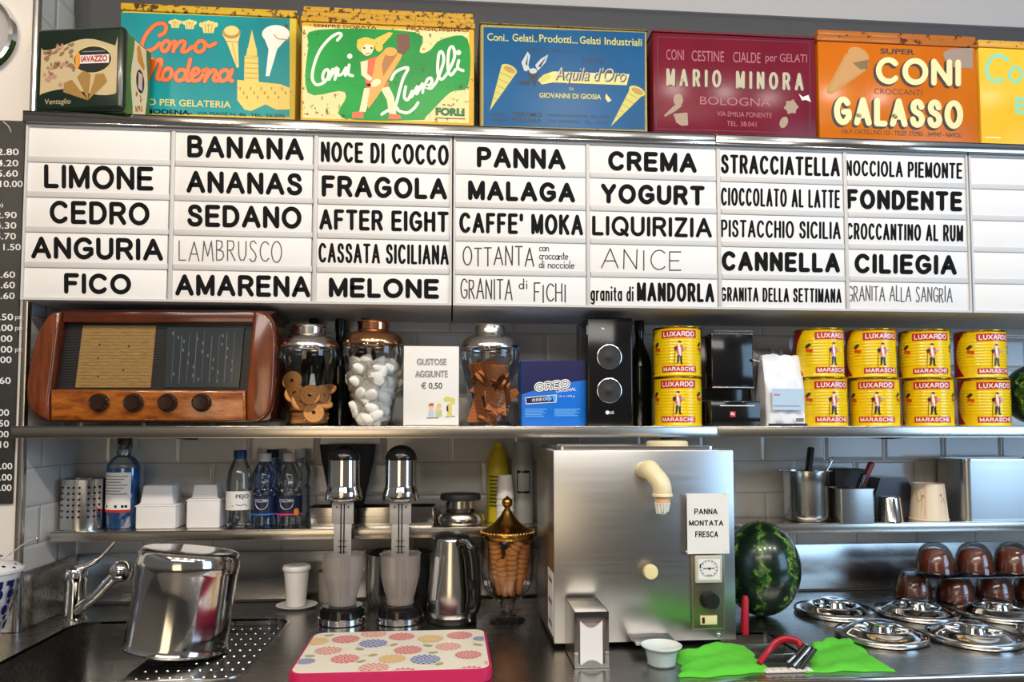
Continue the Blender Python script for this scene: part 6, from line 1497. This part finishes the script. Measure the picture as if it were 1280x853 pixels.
m = MB(); o = ctr(984, 840); m.box(-.052, .052, -.012, .016, .0006, .005, .002)
for k in range(6): m.ball((-.042+k*.017, -.004, .004), .009, u=12, v=8, sc=(1, 1.1, .55))
o.y = max(o.y, FR+.018)
tag(m.build('white_rag', mat('white_terry', (.72, .68, .63), .95), None, o, angle=70), 'small crumpled white rag between the two green cloths', 'rag')
# watermelon on the worktop
q = ctr(953, 770); y_ = q.y
mxc = at(951, 715, y_).x; rx = at(997, 715, y_).x-mxc; rz = (zat(955, 652, y_)-CTR)/2
rz2 = min(rz, (LZ-.028-CTR)/2-.004) if y_+rx > LY else rz
melon('large dark striped watermelon standing beside the cream machine', (mxc, min(y_, LY-.004-rx), CTR+.0006), rx, rz, (0, 0, 2.2))
# pozzetti lids
def lid_thing(px, py, label, first_=[None]):
    q = ctr(px, py)
    if first_[0] is None:
        t = thing('tub_lid', label, 'lid', q, .3, 'round steel tub lids'); first_[0] = t
        MB().lathe([(.098, .001), (.102, .002), (.1035, .006), (.102, .011), (.098, .013), (.094, .0125), (.084, .015), (.074, .022), (.066, .026), (.058, .0265), (.054, .024), (.052, .018)], 64, cap=False).build('plate', CHROME, t)
        MB().lathe([(.1025, .0145), (.1055, .012), (.1065, .008), (.105, .004)], 64, cap=False).build('rim', SATIN, t)
        MB().lathe([(.052, .018), (.045, .016), (.030, .020), (.026, .032), (.030, .036), (.034, .037), (.034, .040), (.030, .0415), (.012, .040), (.0001, .0395)], 48, cap=False).build('knob', CHROME, t)
        for k in range(2):
            a_ = PI*k
            MB().box(.030, .062, -.010, .010, .024, .030, .002, M=Matrix.Rotation(a_, 4, 'Z')).build('grip_bar', CHROME, t)
        return t
    return dup(first_[0], q, (0, 0, random.uniform(-.6, .9)), label)
LIDS = ((1043, 767, 'steel tub lid nearest the watermelon'), (1145, 769, 'steel tub lid in the back row, below the leftmost chocolate dome'), (1248, 770, 'steel tub lid in the back row, below the right chocolate domes'),
        (1101, 798, 'steel tub lid in the front row, touching the green cloth'), (1216, 800, 'steel tub lid in the front row, second from the green cloth'), (1335, 797, 'steel tub lid in the front row, cut by the right edge'))
for l_ in LIDS: lid_thing(*l_)
# chocolate domes in clear cups, two tiers
CHOC = mat('chocolate', C_('6e3016'), .28, coat=.3, build=lambda t_, b: bump(t_, b, noise(t_, coords(t_), 40, 3), .25, .004))
DS = (ctr(1140, 750)-CAM).dot(FW)/930
def dome(px, py, z, label, first_=[None]):
    q = atz(px, py, z)
    if first_[0] is None:
        t = thing('chocolate_dome', label, 'dessert', q, 0, 'chocolate domes in clear cups'); first_[0] = t; r = 21*DS; h = 31*DS
        MB().lathe([(.0001, .0045), (r*.90, .0045), (r*.97, .010)]+[(r*.97*math.cos(PI/2*k/10)**.8, .010+(h-.014)*math.sin(PI/2*k/10)) for k in range(1, 10)]+[(.0001, h-.004)], 32, cap=False).build('chocolate', CHOC, t)
        MB().lathe([(r*1.08, .004), (r*1.03, .012)]+[(r*1.04*math.cos(PI/2*k/10)**.75, .012+(h+.002)*math.sin(PI/2*k/10)) for k in range(1, 10)]+[(.0001, h+.014)], 32, cap=False).build('clear_cover', DOME, t)
        MB().lathe([(.0001, .0006), (r*1.08, .0006), (r*1.14, .003), (r*1.14, .0042), (.0001, .0042)], 32, cap=False).build('tray', DOME, t)
        return t
    return dup(first_[0], q, None, label)
TZ = CTR+.086
for px, py, l_ in ((1142, 749, 'leftmost chocolate dome of the lower tier'), (1194, 752, 'second chocolate dome from the left in the lower tier'), (1243, 751, 'third chocolate dome from the left in the lower tier'), (1290, 750, 'chocolate dome of the lower tier at the right edge')): dome(px, py, CTR, l_)
for px, py, l_ in ((1169, 716, 'leftmost chocolate dome of the upper tier'), (1218, 716, 'middle chocolate dome of the upper tier'), (1266, 716, 'chocolate dome of the upper tier at the right edge')):
    dome(px, py, TZ+.004, l_)
a0 = atz(1140, 720, TZ); a1 = atz(1300, 720, TZ)
tr = thing('clear_tray', 'clear plastic tray carrying the upper chocolate domes', 'tray', ((a0.x+a1.x)/2, a0.y, TZ))
hw = (a1.x-a0.x)/2
MB().prism(rrect(-hw, -.055, hw, .055, .02, 4), [], .0005, .003, 'z').build('sheet', DOME, tr)
for sx in (-1, 1):
    for sy in (-.05, .05): MB().lathe([(.003, -.0845), (.003, .001)], 10, c=(sx*(hw-.012), sy, 0)).build('leg', DOME, tr)
